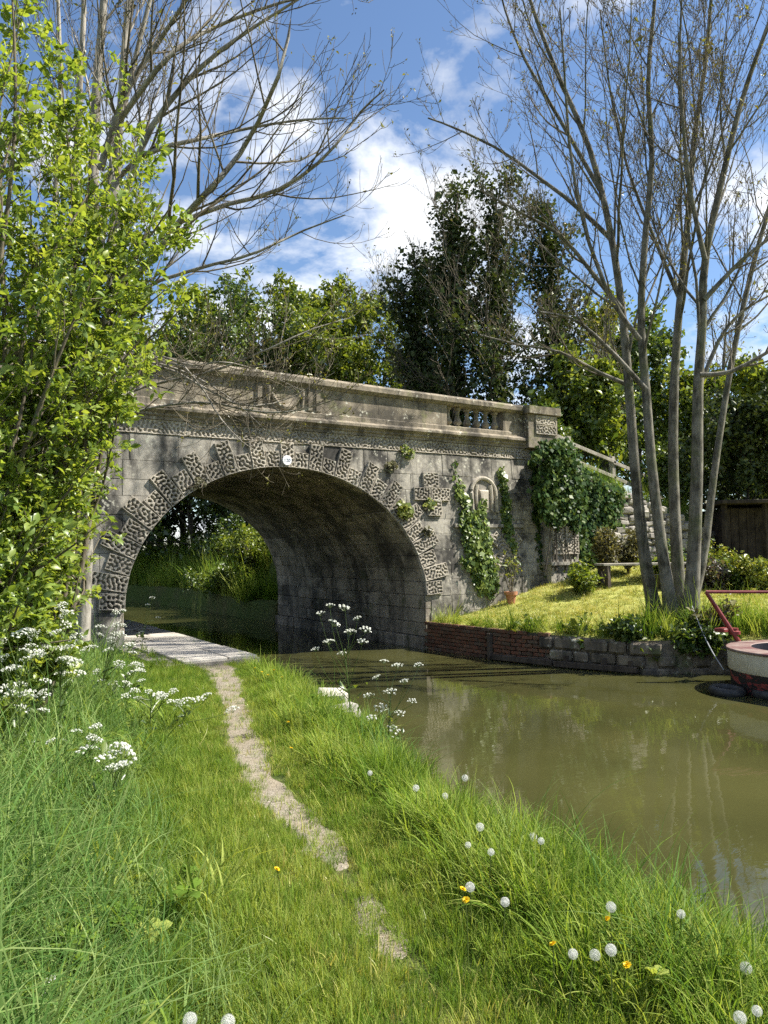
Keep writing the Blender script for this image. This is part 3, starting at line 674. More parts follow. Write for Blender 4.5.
def build_barrel():
    # shell behind the stones
    m = MB(); prof = [(X0 + AX + .05, -0.6)] + [ell(t, 0.05) for t in np.linspace(0, math.pi, 49)] + [(X0 - AX - .05, -0.6)]
    n = len(prof); y0, y1 = FY + 0.3, BY - 0.1
    vs = [(p[0], y, p[1]) for y in (y0, y1) for p in prof]; fs = [(i, i + 1, n + i + 1, n + i) for i in range(n - 1)]
    m.add(vs, fs); shell = m.build('arch_barrel', M['mortar'], bridge)
    rng = np.random.default_rng(5); ny = 9
    for i in range(NV):
        t0, t1 = VT[i], VT[i + 1]; dt = 0.006 / 3; off = 0.0 if i % 2 else 0.45
        ed = np.concatenate([[FY + 0.02], FY + 0.02 + np.sort((np.arange(1, ny) + off - 0.2 + rng.uniform(-.15, .15, ny - 1))) * (BY - FY - 0.04) / ny, [BY - 0.02]])
        for a, b_ in zip(ed[:-1], ed[1:]):
            if b_ - a < 0.12: continue
            d0 = rng.uniform(-0.012, 0.012); q = []
            for (t, r_) in ((t0 + dt, d0), (t1 - dt, d0), (t1 - dt, 0.12), (t0 + dt, 0.12)): q.append(ell(t, r_))
            wa = [0.075 * max(0, p[1] - 1.0) if a < FY + 0.1 else 0.0 for p in q]
            m = MB(); vs = [(p[0], a + w_ + 0.004, p[1]) for p, w_ in zip(q, wa)] + [(p[0], b_ - 0.004, p[1]) for p in q]
            m.add(vs, [(0, 1, 2, 3), (7, 6, 5, 4), (1, 0, 4, 5), (2, 1, 5, 6), (3, 2, 6, 7), (0, 3, 7, 4)]); m.build('barrel_stone', M['barrel'], shell)
    z = -0.35
    for k in range(5):
        h = (ZS + 0.35) / 5
        for sgn in (1, -1):
            xx = X0 + sgn * AX; y = FY + 0.02; bulge = 0.10 if k < 2 else 0.0
            first = True
            while y < BY - 0.05:
                e = min(BY - 0.02, y + rng.uniform(0.7, 1.2) * (0.6 if (first and k % 2) else 1.0)); first = False
                d = rng.uniform(-0.01, 0.012) - bulge * (sgn > 0)
                m = MB(); m.xbox((xx + sgn * (0.1 + d), (y + e) / 2, z + h / 2), (1, 0, 0), (0, 1, 0), (0, 0, 1), 0.1, (e - y) / 2 - 0.004, h / 2 - 0.004, 0.01)
                m.build('jamb_stone', M['barrel'], shell); y = e
        z += h
build_barrel()

# number plate on the keystone
plate = MB(); cx, cz, cy = X0 - 0.03, 3.93, batter((0, FY - 0.085, 3.93))[1]
ring = [(cx + 0.098 * math.cos(a), cz + 0.098 * math.sin(a)) for a in np.linspace(0, 2 * math.pi, 28, endpoint=False)]
pl = plate.prism(ring, cy - 0.012, cy + 0.02, 0.004).build('number_plate', M['plate'])
tag(pl, 'round white number plate on the keystone of the arch', 'sign')
fc = bpy.data.curves.new('digits', 'FONT'); fc.body = '120'; fc.size = 0.095; fc.align_x = 'CENTER'; fc.align_y = 'CENTER'; fc.extrude = 0.001
_t = bpy.data.objects.new('digits_source', fc); _dm = bpy.data.meshes.new_from_object(_t); bpy.data.objects.remove(_t)
fo = bpy.data.objects.new('digits', _dm); ROOT.objects.link(fo); fo.location = (cx, cy - 0.0145, cz); fo.rotation_euler = (math.pi / 2, 0, 0); _dm.materials.clear(); _dm.materials.append(M['ink']); fo.parent = pl
# ------------------------------------------------------------------ plants: builders
UP = np.array([0, 0, 1.0])
def unit(v): return v / (np.linalg.norm(v, axis=-1, keepdims=True) + 1e-9)
def spawn(rng, P, R, m, t0, ang, ratio, K, up=0.25, wobble=0.12, rr=0.6, t1=0.97, taper=0.25, flat=0.0, ang_j=0.2):
    """grow m side shoots on every branch of P (N,K0,3); returns shoots and their radii"""
    N_, K0, _ = P.shape; seg = np.linalg.norm(np.diff(P, axis=1), axis=2).sum(1)
    t = (t0 + (t1 - t0) * ((np.arange(m)[None] + rng.random((N_, m))) / m)); f = t * (K0 - 1); i = np.minimum(f.astype(int), K0 - 2); w = (f - i)[..., None]
    n_ = np.arange(N_)[:, None]; S = P[n_, i] * (1 - w) + P[n_, i + 1] * w; D = unit(P[n_, i + 1] - P[n_, i]); r0 = R[n_, i] * (1 - w[..., 0]) + R[n_, i + 1] * w[..., 0]
    az = rng.random((N_, 1)) * 6.28 + np.arange(m)[None] * 2.4 + rng.normal(0, 0.4, (N_, m))
    a = np.cross(D, np.array([0.3, 0.2, 1.0])); a = unit(a); b_ = np.cross(D, a)
    side = a * np.cos(az)[..., None] + b_ * np.sin(az)[..., None]
    th = ang + rng.normal(0, ang_j, (N_, m)); d = unit(D * np.cos(th)[..., None] + side * np.sin(th)[..., None])
    L_ = seg[:, None] * ratio * (1.05 - 0.6 * t) * rng.uniform(0.65, 1.25, (N_, m))
    d = d.reshape(-1, 3); S = S.reshape(-1, 3); L_ = L_.ravel(); r0 = r0.ravel() * rr * rng.uniform(0.75, 1.1, r0.size)
    out = np.zeros((len(S), K, 3)); out[:, 0] = S; cur = S.copy(); step = (L_ / (K - 1))[:, None]
    for k in range(1, K):
        d = unit(d + UP * up / (K - 1) * 2 + rng.normal(0, wobble, d.shape)); cur = cur + d * step; out[:, k] = cur
    RR = r0[:, None] * (1 - (1 - taper) * np.linspace(0, 1, K)[None])
    return out, RR
def wood(levels, sides, mn=0.0025):
    V, Fq, o = [], [], 0
    for (P, R), n in zip(levels, sides):
        v, f = tubes(P, np.maximum(R, mn), n); V.append(v); Fq.append(f + o); o += len(v)
    return np.vstack(V), np.vstack(Fq)
def leaves(rng, C, size, bias=0.35, fold=0.25, shape=0.5, out=None, sj=0.35):
    """one folded leaf (two triangles-pairs) at every row of C; returns verts, tris, var"""
    n = len(C); ax = unit(rng.normal(size=(n, 3)) + (0 if out is None else out * 0.8)); nr = unit(rng.normal(size=(n, 3)) + UP * bias * 3)
    sd = unit(np.cross(ax, nr)); nr = np.cross(sd, ax); s = (size * np.exp(rng.normal(0, sj, n)))[:, None]
    b_ = C; tip = C + ax * s - nr * s * 0.12; mid = C + ax * s * 0.5
    l = mid + sd * s * shape * 0.5 + nr * s * fold * 0.5; r_ = mid - sd * s * shape * 0.5 + nr * s * fold * 0.5
    V = np.stack([b_, l, tip, r_], 1).reshape(-1, 3); q = np.arange(n)[:, None] * 4
    T = np.concatenate([q + np.array([[0, 2, 1]]), q + np.array([[0, 3, 2]])]); return V, T, np.repeat(rng.random(n), 4)
def around(rng, P, per, spread, tmin=0.2):
    """points scattered round the branches P (N,K,3)"""
    N_, K, _ = P.shape; t = tmin + (1 - tmin) * rng.random((N_, per)); f = t * (K - 1); i = np.minimum(f.astype(int), K - 2); w = (f - i)[..., None]; n_ = np.arange(N_)[:, None]
    C = P[n_, i] * (1 - w) + P[n_, i + 1] * w; return (C + rng.normal(0, spread, C.shape)).reshape(-1, 3)
def stem_line(base, top, r0, r1, K=9, bend=0.15, rng=None):
    base, top = np.array(base, float), np.array(top, float); t = np.linspace(0, 1, K)[:, None]
    P = base + (top - base) * t; L_ = np.linalg.norm(top - base)
    off = rng.normal(0, 1, (2,)) * bend * L_ * 0.12 if rng is not None else np.zeros(2)
    P[:, 0] += np.sin(t[:, 0] * math.pi) * off[0]; P[:, 1] += np.sin(t[:, 0] * math.pi * 1.4) * off[1]
    return P[None], np.linspace(r0, r1, K)[None]
def plant_thing(name, label, cat, base, trunk=None, crown=None, bark='bark_ash', leaf='leaf_mid', group=None, tname='trunk', cname='crown', smooth=True):
    e = empty(name, tuple(map(float, base)), label, cat, group)
    if trunk is not None: link(tname, mesh_np(tname, trunk[0], trunk[1], smooth), M[bark], e)
    if crown is not None: link(cname, mesh_np(cname, crown[0], np.zeros((0, 4), int), False, crown[2], crown[1]), M[leaf], e)
    return e
def cat_leaves(*L_):
    V, T, A, o = [], [], [], 0
    for v, t, a in L_: V.append(v); T.append(t + o); A.append(a); o += len(v)
    return np.vstack(V), np.vstack(T), np.concatenate(A)

def leafy_tree(name, label, base, height, spread, leaf, bark='bark_dark', seed=1, n1=16, n2=9, n3=5, per=9, size=0.14, lowest=0.18, lean=(0, 0), up=0.25, r=None, group=None, cat='tree', jit=0.28, dens=1.0, shape=0.6):
    rng = np.random.default_rng(seed); base = np.array(base, float); r = r or height * 0.018
    s = stem_line(base - UP * 0.2, base + np.array([lean[0], lean[1], height * 0.9]), r, r * 0.12, 10, 0.3, rng)
    l1 = spawn(rng, *s, n1, lowest, 1.0, spread, 7, up=up, wobble=0.10, rr=0.45)
    l2 = spawn(rng, *l1, n2, 0.25, 0.8, 0.5, 5, up=up * 0.7, wobble=0.14, rr=0.5)
    l3 = spawn(rng, *l2, n3, 0.2, 0.75, 0.55, 4, up=up * 0.4, wobble=0.16, rr=0.5)
    C = np.vstack([around(rng, l3[0], max(1, int(per * dens)), jit * 0.45), around(rng, l2[0], max(1, int(per * dens * 0.6)), jit * 0.6)])
    lv = leaves(rng, C, size, 0.3, 0.25, shape)
    return plant_thing(name, label, cat, base, wood([s, l1, l2], [8, 5, 3], 0.008), lv, bark, leaf, group)
def bush(name, label, base, size3, leaf, n=4000, lsize=0.07, seed=1, bark='bark_dark', cat='shrub', group=None, lobes=9, stems=7):
    rng = np.random.default_rng(seed); base = np.array(base, float); sx, sy, sz = size3
    tips = np.stack([rng.normal(0, 0.33, lobes) * sx, rng.normal(0, 0.33, lobes) * sy, sz * rng.uniform(0.35, 0.85, lobes)], 1)
    P = np.stack([np.stack([base + tips[k] * t * np.array([t ** 0.3 if t > 0 else 0, t ** 0.3 if t > 0 else 0, 1]) for t in np.linspace(0, 1, 6)]) for k in range(lobes)])
    R = np.repeat(np.linspace(0.02, 0.006, 6)[None], lobes, 0) * max(0.5, sz)
    l2 = spawn(rng, P, R, 10, 0.25, 0.7, 0.5, 4, 0.3, 0.15, 0.6); l3 = spawn(rng, *l2, 4, 0.2, 0.8, 0.6, 4, 0.2, 0.18, 0.6)
    per = max(1, n // (len(l3[0]) + len(l2[0]))); C = np.vstack([around(rng, l3[0], per, lsize * 0.8), around(rng, l2[0], per, lsize * 0.9)])
    C = C[C[:, 2] > base[2] + 0.02]
    return plant_thing(name, label, cat, base, wood([(P, R), l2], [5, 3], 0.003), leaves(rng, C, lsize, 0.35, 0.25, 0.6), bark, leaf, group, 'stem', 'foliage')

# ------------------------------------------------------------------ multi-stemmed ash on the far bank
def far_ash():
    rng = np.random.default_rng(11); g = lambda p, d: at(p[0], p[1], d)
    stems = [  # pixel track of each stem, its distance, radii in metres
        ([(657, 622), (645, 560), (636, 480), (629, 390), (622, 310), (610, 230), (590, 150), (556, 70), (530, 0), (515, -60)], (13.9, 14.2), 0.125, 0.022),
        ([(673, 622), (662, 550), (652, 470), (646, 390), (641, 320), (645, 240), (652, 160), (648, 80), (655, 0), (660, -80)], (13.6, 13.4), 0.115, 0.022),
        ([(682, 622), (676, 540), (673, 450), (675, 370), (680, 300), (688, 220), (694, 140), (706, 60), (712, -10), (722, -90)], (13.9, 14.6), 0.12, 0.022),
        ([(690, 622), (694, 550), (697, 470), (698, 390), (702, 330), (705, 260), (722, 180), (742, 100), (770, 20), (800, -60)], (13.5, 13.2), 0.135, 0.024),
        ([(688, 620), (703, 560), (712, 490), (722, 420), (736, 340), (757, 250), (785, 160), (815, 80), (840, 0), (870, -80)], (14.4, 15.6), 0.09, 0.018)]
    P, R = [], []
    for tr, (d0, d1), r0, r1 in stems:
        c = [g(p, d0 + (d1 - d0) * k / 9) for k, p in enumerate(tr)]; P.append(smooth_path(c, 22)); t = np.linspace(0, 1, 22); R.append(r0 + (r1 - r0) * t ** 0.75 + 0.05 * np.exp(-t * 40))
    S = (np.array(P), np.array(R))
    # named limbs of the photograph: left-reaching and right-reaching ones
    limbs = [([(612, 240), (575, 205), (535, 175), (500, 150), (455, 128), (428, 118)], 14.3), ([(600, 190), (560, 120), (525, 60), (505, 10), (495, -30)], 14.6), ([(622, 310), (590, 270), (560, 235), (525, 215), (480, 190)], 13.2),
             ([(640, 340), (612, 300), (585, 230), (570, 150), (565, 80), (560, 10)], 13.0), ([(700, 375), (730, 372), (768, 352), (810, 330), (850, 320)], 13.0), ([(704, 300), (740, 262), (775, 235), (820, 215)], 12.8),
             ([(680, 300), (655, 240), (628, 170), (610, 90), (600, 10)], 14.9), ([(705, 260), (690, 190), (682, 110), (680, 40), (684, -40)], 12.8), ([(628, 385), (598, 372), (560, 352), (520, 345), (480, 335)], 15.2), ([(646, 390), (610, 350), (575, 320), (540, 312)], 12.6),
             ([(698, 390), (725, 330), (760, 300), (800, 285)], 14.4)]
    lp = np.array([smooth_path([g(p, d + 0.12 * k * (1 if d > 13.5 else -1)) for k, p in enumerate(tr)], 12) for tr, d in limbs]); lr = np.repeat((0.048 * (1 - 0.9 * np.linspace(0, 1, 12) ** 0.8))[None], len(lp), 0)
    l1 = spawn(rng, *S, 11, 0.36, 0.62, 0.42, 9, up=0.5, wobble=0.07, rr=0.42)
    l1 = (np.concatenate([l1[0], np.array([smooth_path(p, 9) for p in lp])]), np.concatenate([l1[1], lr[:, ::1][:, :9]]))
    l2 = spawn(rng, *l1, 9, 0.18, 0.70, 0.46, 7, up=0.35, wobble=0.09, rr=0.55)
    l3 = spawn(rng, *l2, 6, 0.15, 0.75, 0.5, 5, up=0.4, wobble=0.10, rr=0.6)
    l4 = spawn(rng, *l3, 3, 0.3, 0.7, 0.5, 4, up=0.5, wobble=0.10, rr=0.7)
    tips = np.concatenate([l4[0][:, -1], l3[0][:, -1]]); k = rng.random(len(tips)) < 0.3; C = np.repeat(tips[k], 2, 0) + rng.normal(0, 0.012, (2 * k.sum(), 3))
    e = plant_thing('ash_tree', 'tall ash with several bare grey stems on the lawn edge by the water', 'tree', g((672, 622), 13.7), wood([S, (lp, lr), l1], [12, 8, 6], 0.006), None, 'bark_ash')
    v, f = wood([l2, l3, l4], [4, 3, 3], 0.0038); link('twigs', mesh_np('twigs', v, f, True), M['bark_twig'], e)
    lv = leaves(rng, C, 0.045, 0.2, 0.3, 0.45); link('crown', mesh_np('crown', lv[0], np.zeros((0, 4), int), False, lv[2], lv[1]), M['leaf_bud'], e)
far_ash()

# ------------------------------------------------------------------ ash with arching limbs beyond the hedge on the left
def near_ash():
    rng = np.random.default_rng(23); D = 9.6
    base = at(78, 640, D); base[2] = float(land(base[0], base[1]))
    tracks = [([(78, 640), (78, 520), (84, 420), (92, 300), (93, 200), (96, 100), (104, 0), (112, -110)], 0.125, 9.6), ([(70, 640), (66, 520), (66, 400), (71, 300), (76, 200), (79, 100), (84, 0), (80, -110)], 0.085, 9.9), ([(82, 640), (88, 500), (100, 400), (110, 300), (114, 220), (120, 120), (128, 10), (150, -110)], 0.095, 9.2),
              ([(76, 640), (80, 480), (88, 380), (98, 280), (108, 190), (128, 90), (150, 0), (180, -110)], 0.07, 9.4), ([(82, 640), (60, 480), (50, 350), (54, 220), (60, 110), (58, 0), (50, -110)], 0.06, 10.2)]
    P = np.array([smooth_path([at(x, y, d) for x, y in tr], 20) for tr, r_, d in tracks]); R = np.array([r_ * (1 - 0.72 * np.linspace(0, 1, 20) ** 0.8) for tr, r_, d in tracks])
    limbs = [([(112, 300), (150, 262), (182, 219), (215, 184), (245, 146), (276, 83), (291, 21), (296, -50)], 0.05), ([(180, 222), (225, 205), (271, 193), (310, 170), (340, 140), (362, 110), (384, 90)], 0.032), ([(114, 240), (140, 150), (175, 95), (215, 55), (262, 22), (330, -20)], 0.045), ([(100, 170), (125, 95), (160, 40), (200, -20), (230, -60)], 0.045),
             ([(116, 180), (150, 152), (205, 138), (250, 128), (300, 120), (345, 118)], 0.034), ([(110, 330), (140, 290), (200, 268), (250, 255), (300, 232), (345, 215)], 0.03), ([(120, 120), (170, 55), (220, 25), (290, 0), (352, -10)], 0.035), ([(110, 400), (150, 385), (210, 372), (262, 352), (310, 330), (350, 318)], 0.022), ([(108, 420), (150, 408), (205, 402), (258, 412), (300, 410), (345, 396)], 0.02), ([(106, 380), (140, 362), (185, 372), (230, 398), (265, 430)], 0.018), ([(112, 372), (160, 366), (205, 388), (245, 406), (290, 398), (335, 372)], 0.018), ([(130, 392), (172, 362), (200, 385), (218, 415), (240, 440), (258, 452)], 0.015), ([(150, 352), (190, 365), (225, 362), (262, 372), (305, 392)], 0.014)]
    lp = np.array([smooth_path([at(x, y, 9.3 - 0.16 * k + 0.25 * rng.normal()) for k, (x, y) in enumerate(tr)], 12) for tr, r_ in limbs]); lr = np.array([r_ * (1 - 0.78 * np.linspace(0, 1, 12)) for tr, r_ in limbs])
    l1 = spawn(rng, P, R, 7, 0.42, 0.6, 0.3, 9, up=0.5, wobble=0.07, rr=0.35)
    a2 = spawn(rng, lp, lr, 13, 0.12, 0.62, 0.42, 7, up=0.35, wobble=0.09, rr=0.55); b2 = spawn(rng, *l1, 8, 0.15, 0.65, 0.42, 7, up=0.35, wobble=0.09, rr=0.55)
    l2 = (np.concatenate([a2[0], b2[0]]), np.concatenate([a2[1], b2[1]])); l3 = spawn(rng, *l2, 8, 0.15, 0.7, 0.45, 5, up=0.4, wobble=0.12, rr=0.6)
    tips = np.concatenate([l3[0][:, -1], l2[0][:, -1]]); k = rng.random(len(tips)) < 0.28; C = np.repeat(tips[k], 3, 0) + rng.normal(0, 0.015, (3 * k.sum(), 3))
    e = plant_thing('ash_tree', 'pale slender stemmed ash arching bare limbs over the towpath, behind the leafy bush', 'tree', base, wood([(P, R), (lp, lr), l1], [10, 8, 5], 0.004), None, 'bark_pale')
    v, f = wood([l2, l3], [4, 3], 0.0028); link('twigs', mesh_np('twigs', v, f, True), M['bark_twig'], e)
    lv = leaves(rng, C, 0.036, 0.2, 0.3, 0.45); link('crown', mesh_np('crown', lv[0], np.zeros((0, 4), int), False, lv[2], lv[1]), M['leaf_bud'], e)
near_ash()

# ------------------------------------------------------------------ the leafy bush on the left of the towpath
def broad_leaf(rng_seed=0):
    """a small pointed leaf, midrib fold, 8 triangles"""
    w = [0.0, 0.19, 0.25, 0.15, 0.0]; y = [0.0, 0.28, 0.52, 0.78, 1.0]; z = [0, 0.03, 0.02, -0.03, -0.12]
    V = [(0, y[0], z[0])]
    for k in (1, 2, 3): V += [(-w[k], y[k], z[k] + 0.06), (0, y[k], z[k]), (w[k], y[k], z[k] + 0.06)]
    V.append((0, y[4], z[4]))
    F_ = [(0, 2, 1), (0, 3, 2), (1, 2, 5, 4), (2, 3, 6, 5), (4, 5, 8, 7), (5, 6, 9, 8), (7, 8, 10), (8, 9, 10)]
    return np.array(V), F_
def left_bush():
    rng = np.random.default_rng(31); Vl, Fl = broad_leaf()
    tri = []
    for f in Fl: tri += [f] if len(f) == 3 else [(f[0], f[1], f[2]), (f[0], f[2], f[3])]
    tri = np.array(tri)
    # main shoots fan out from a few root stocks along the hedge line
    roots = [at(30, 690, 6.6), at(-40, 720, 5.8), at(-90, 690, 7.2), at(50, 665, 7.8), at(-150, 720, 5.4)]
    ends = []
    for px, py, d in [(20, 20, 6.2), (60, 60, 6.8), (-30, 0, 6.0), (95, 130, 7.0), (130, 170, 7.0), (150, 230, 6.8), (165, 290, 6.6), (140, 340, 6.3), (120, 400, 6.2), (95, 460, 6.2), (70, 520, 6.2), (60, 420, 5.8), (40, 300, 6.0), (30, 180, 6.4), (0, 100, 6.8), (100, 260, 6.2), (70, 340, 7.2), (20, 380, 6.6), (60, 580, 6.4), (20, 520, 6.0), (-20, 450, 5.6), (-30, 300, 6.2), (160, 260, 7.4), (120, 215, 7.8), (60, 150, 7.6), (10, -60, 6.4), (-60, 150, 6.2), (50, 250, 7.0), (60, 620, 6.6), (0, 620, 5.9),
                      (-120, 60, 6.0), (-120, 300, 6.0), (-90, 520, 5.6), (30, 80, 6.3), (0, 200, 5.9), (90, 190, 6.5), (45, 470, 6.4), (125, 310, 7.0), (82, 570, 6.9), (130, 350, 6.8), (175, 200, 7.2), (190, 250, 7.2), (180, 310, 7.0), (170, 180, 7.6), (40, 640, 6.2), (78, 660, 6.8), (20, 600, 5.4), (70, 640, 5.9), (112, 420, 6.8), (50, 600, 6.9), (-20, 560, 5.6)]:
        ends.append(at(px, py, d + 0.3 * rng.normal()))
    P = []
    for k, e in enumerate(ends):
        r0 = roots[int(np.argmin([np.hypot(*(e - q)[:2]) + rng.random() * 0.8 for q in roots]))].copy(); r0[2] = float(land(r0[0], r0[1])) - 0.1
        h = e[2] - r0[2]; c = [r0, r0 + (e - r0) * np.array([.18, .18, .38]) + rng.normal(0, .1, 3), r0 + (e - r0) * np.array([.52, .52, .74]) + rng.normal(0, .12, 3), e]
        P.append(smooth_path(c, 14))
    P = np.array(P); R = np.repeat((0.034 * (1 - 0.85 * np.linspace(0, 1, 14)))[None], len(P), 0)
    l1 = spawn(rng, P, R, 14, 0.16, 0.75, 0.24, 7, up=0.2, wobble=0.12, rr=0.5); l2 = spawn(rng, *l1, 6, 0.15, 0.8, 0.5, 5, up=0.15, wobble=0.14, rr=0.6)
    # the canal side is kept trimmed: tight at the foot, wider above
    def trim(l):
        tip = l[0][:, -1] - np.array([0, 0, CAMZ]); dep = tip @ cam_vec((0, 1, 0)); px_ = 384 + FPX * (tip @ cam_vec((1, 0, 0))) / dep; py_ = 512 - FPX * (tip @ cam_vec((0, 0, 1))) / dep
        lim = np.interp(py_, [-100, 0, 100, 200, 300, 360, 420, 480, 560, 640, 720], [100, 110, 150, 205, 200, 175, 128, 108, 84, 78, 84]) + rng.normal(0, 16, len(px_)); k = px_ < lim; return l[0][k], l[1][k]
    l1 = trim(l1); l2 = trim(spawn(rng, *l1, 6, 0.15, 0.8, 0.5, 5, up=0.15, wobble=0.14, rr=0.6))
    e = empty('bush', tuple(roots[0]), 'tall bright green leafy bush along the left of the towpath', 'bush')
    v, f = wood([(P, R), l1, l2], [7, 4, 3], 0.0022); link('stem', mesh_np('stem', v, f, True), M['bark_twig'], e)
    # leaves in little rosettes at and along the shoots
    src = np.concatenate([l2[0][:, 2:], l2[0][:, 2:]]) if False else l2[0]
    tips = np.concatenate([src[:, -1], src[:, -2], src[:, 2], l1[0][:, -1], l1[0][:, -3]]); dirs = np.concatenate([src[:, -1] - src[:, -2]] * 3 + [l1[0][:, -1] - l1[0][:, -2]] * 2); dirs = unit(dirs)
    per = 5; C = np.repeat(tips, per, 0) + rng.normal(0, 0.02, (len(tips) * per, 3)); Dd = np.repeat(dirs, per, 0)
    n = len(C); ax = unit(Dd * 0.5 + rng.normal(0, 0.75, (n, 3)) + np.array([0.25, -0.1, 0.05])); nr = unit(rng.normal(0, 0.55, (n, 3)) + UP); sd = unit(np.cross(ax, nr)); nr = np.cross(sd, ax)
    s = 0.054 * np.exp(rng.normal(0, 0.36, n)); var = np.clip(rng.random(n) * 0.6 + np.repeat(rng.random(len(tips)), per) * 0.4, 0, 1)
    near = np.argsort(np.linalg.norm(C - np.array([0, 0, CAMZ]), axis=1)); dv = C[near] - np.array([0, 0, CAMZ]); fw = cam_vec((0, 1, 0)); rt = cam_vec((1, 0, 0)); dep = dv @ fw; pxx = 384 + FPX * (dv @ rt) / dep
    vis = near[(pxx > 0) & (pxx < 260)][:300]; rest = np.ones(n, bool); rest[vis] = False; rest = np.where(rest)[0]
    B = np.stack([sd, ax, nr], 1)                       # rows: local axes
    W = C[rest][:, None, :] + s[rest][:, None, None] * np.einsum('vk,nkj->nvj', Vl, B[rest]); nv = len(Vl)
    T = (np.arange(len(rest))[:, None, None] * nv + tri[None]).reshape(-1, 3)
    o = link('foliage', mesh_np('foliage', W.reshape(-1, 3), np.zeros((0, 4), int), True, np.repeat(var[rest], nv), T), M['leaf_bush'], e); o['kind'] = 'stuff'
    pool = []
    for k in range(5): pool.append(mesh_np('leaf', Vl, np.zeros((0, 4), int), True, np.full(nv, 0.15 + 0.17 * k), tri)); pool[-1].materials.append(M['leaf_bush'])
    for i in vis:
        lo = bpy.data.objects.new('leaf', pool[int(var[i] * 4.99)]); ROOT.objects.link(lo); lo.parent = e
        q = C[i] - roots[0]; Mx = Matrix(((B[i, 0, 0], B[i, 1, 0], B[i, 2, 0]), (B[i, 0, 1], B[i, 1, 1], B[i, 2, 1]), (B[i, 0, 2], B[i, 1, 2], B[i, 2, 2])))
        lo.matrix_local = Matrix.LocRotScale(Vector(q), Mx.to_quaternion(), Vector((s[i],) * 3))
    print('bush leaves', n)
left_bush()
# ------------------------------------------------------------------ far bank: retaining wall, wing wall, fence
def ground_hit(px, py, dmin=2.0, dmax=60):
    for d in np.arange(dmin, dmax, 0.04):
        p = at(px, py, d)
        if p[2] < float(land(p[0], p[1])): return p
    return at(px, py, dmax)
def bank_frame(y):
    e = 0.05; p0, p1 = np.array([float(far_bank(y - e)), y - e, 0]), np.array([float(far_bank(y + e)), y + e, 0]); d = (p1 - p0) / np.linalg.norm(p1 - p0)
    return np.array([float(far_bank(y)), y, 0]), d, np.array([-d[1], d[0], 0])
def build_bank_wall():
    rng = np.random.default_rng(3)
    root = empty('bank_wall', (9.7, 11.5, 0), 'low mossy brick and stone wall holding up the lawn at the water', 'wall')
    m = MB(); ys = np.concatenate([np.arange(4.0, 13.6, 0.15), [13.66]]); V = []
    for y in ys:
        p, d, n = bank_frame(y); zt = float(land(p[0] + 0.08, y)) - 0.03
        V += [p + n * 0.02 + UP * -0.6, p + n * 0.02 + UP * zt, p - n * 0.4 + UP * zt]
    m.add(V, [(3 * k + a, 3 * k + a + 1, 3 * k + a + 4, 3 * k + a + 3) for k in range(len(ys) - 1) for a in (0, 1)])
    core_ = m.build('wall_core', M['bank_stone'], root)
    z = -0.08; c = 0
    while z < 0.56:                                    # brick stretch beside the bridge
        y = 10.35 + (0.11 if c % 2 else 0)
        while y < 13.5:
            if not (11.55 < y < 11.68) and rng.random() > 0.03:
                p, d, n = bank_frame(y + 0.1); MB().xbox(p + n * (0.03 + rng.uniform(-.008, .008)) + UP * (z + 0.034), d, n, UP, 0.106, 0.05, 0.032, 0.006).build('brick', M['brick'], core_)
            y += 0.223
        z += 0.075; c += 1
    z = -0.1
    while z < 0.5:                                     # rough stones further along
        h = rng.uniform(0.16, 0.24); y = 4.2 + rng.uniform(0, .2)
        while y < 10.3:
            L_ = rng.uniform(0.25, 0.55); p, d, n = bank_frame(y + L_ / 2); q = unit(d + n * rng.normal(0, .05)); nn = np.array([-q[1], q[0], 0])
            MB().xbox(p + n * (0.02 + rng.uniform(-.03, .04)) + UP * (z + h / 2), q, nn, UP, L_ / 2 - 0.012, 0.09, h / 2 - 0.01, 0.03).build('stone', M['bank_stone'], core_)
            y += L_
        z += h
    for a, b_ in ((8.8, 10.2), (10.25, 11.5)):
        pa, pb = bank_frame(a), bank_frame(b_); MB().bar(pa[0] + pa[2] * 0.16 + UP * 0.07, pb[0] + pb[2] * 0.16 + UP * 0.06, 0.09, 0.10, 0.01).build('waling_board', M['timber_dark'], root)
    for y in (8.9, 9.35, 10.0, 11.62):
        p, d, n = bank_frame(y); MB().bar(p + n * 0.12 + UP * -0.5, p + n * 0.12 + UP * (0.5 if y > 11 else 0.22), 0.09, 0.09, 0.012).build('pile', M['timber_dark'], root)
build_bank_wall()

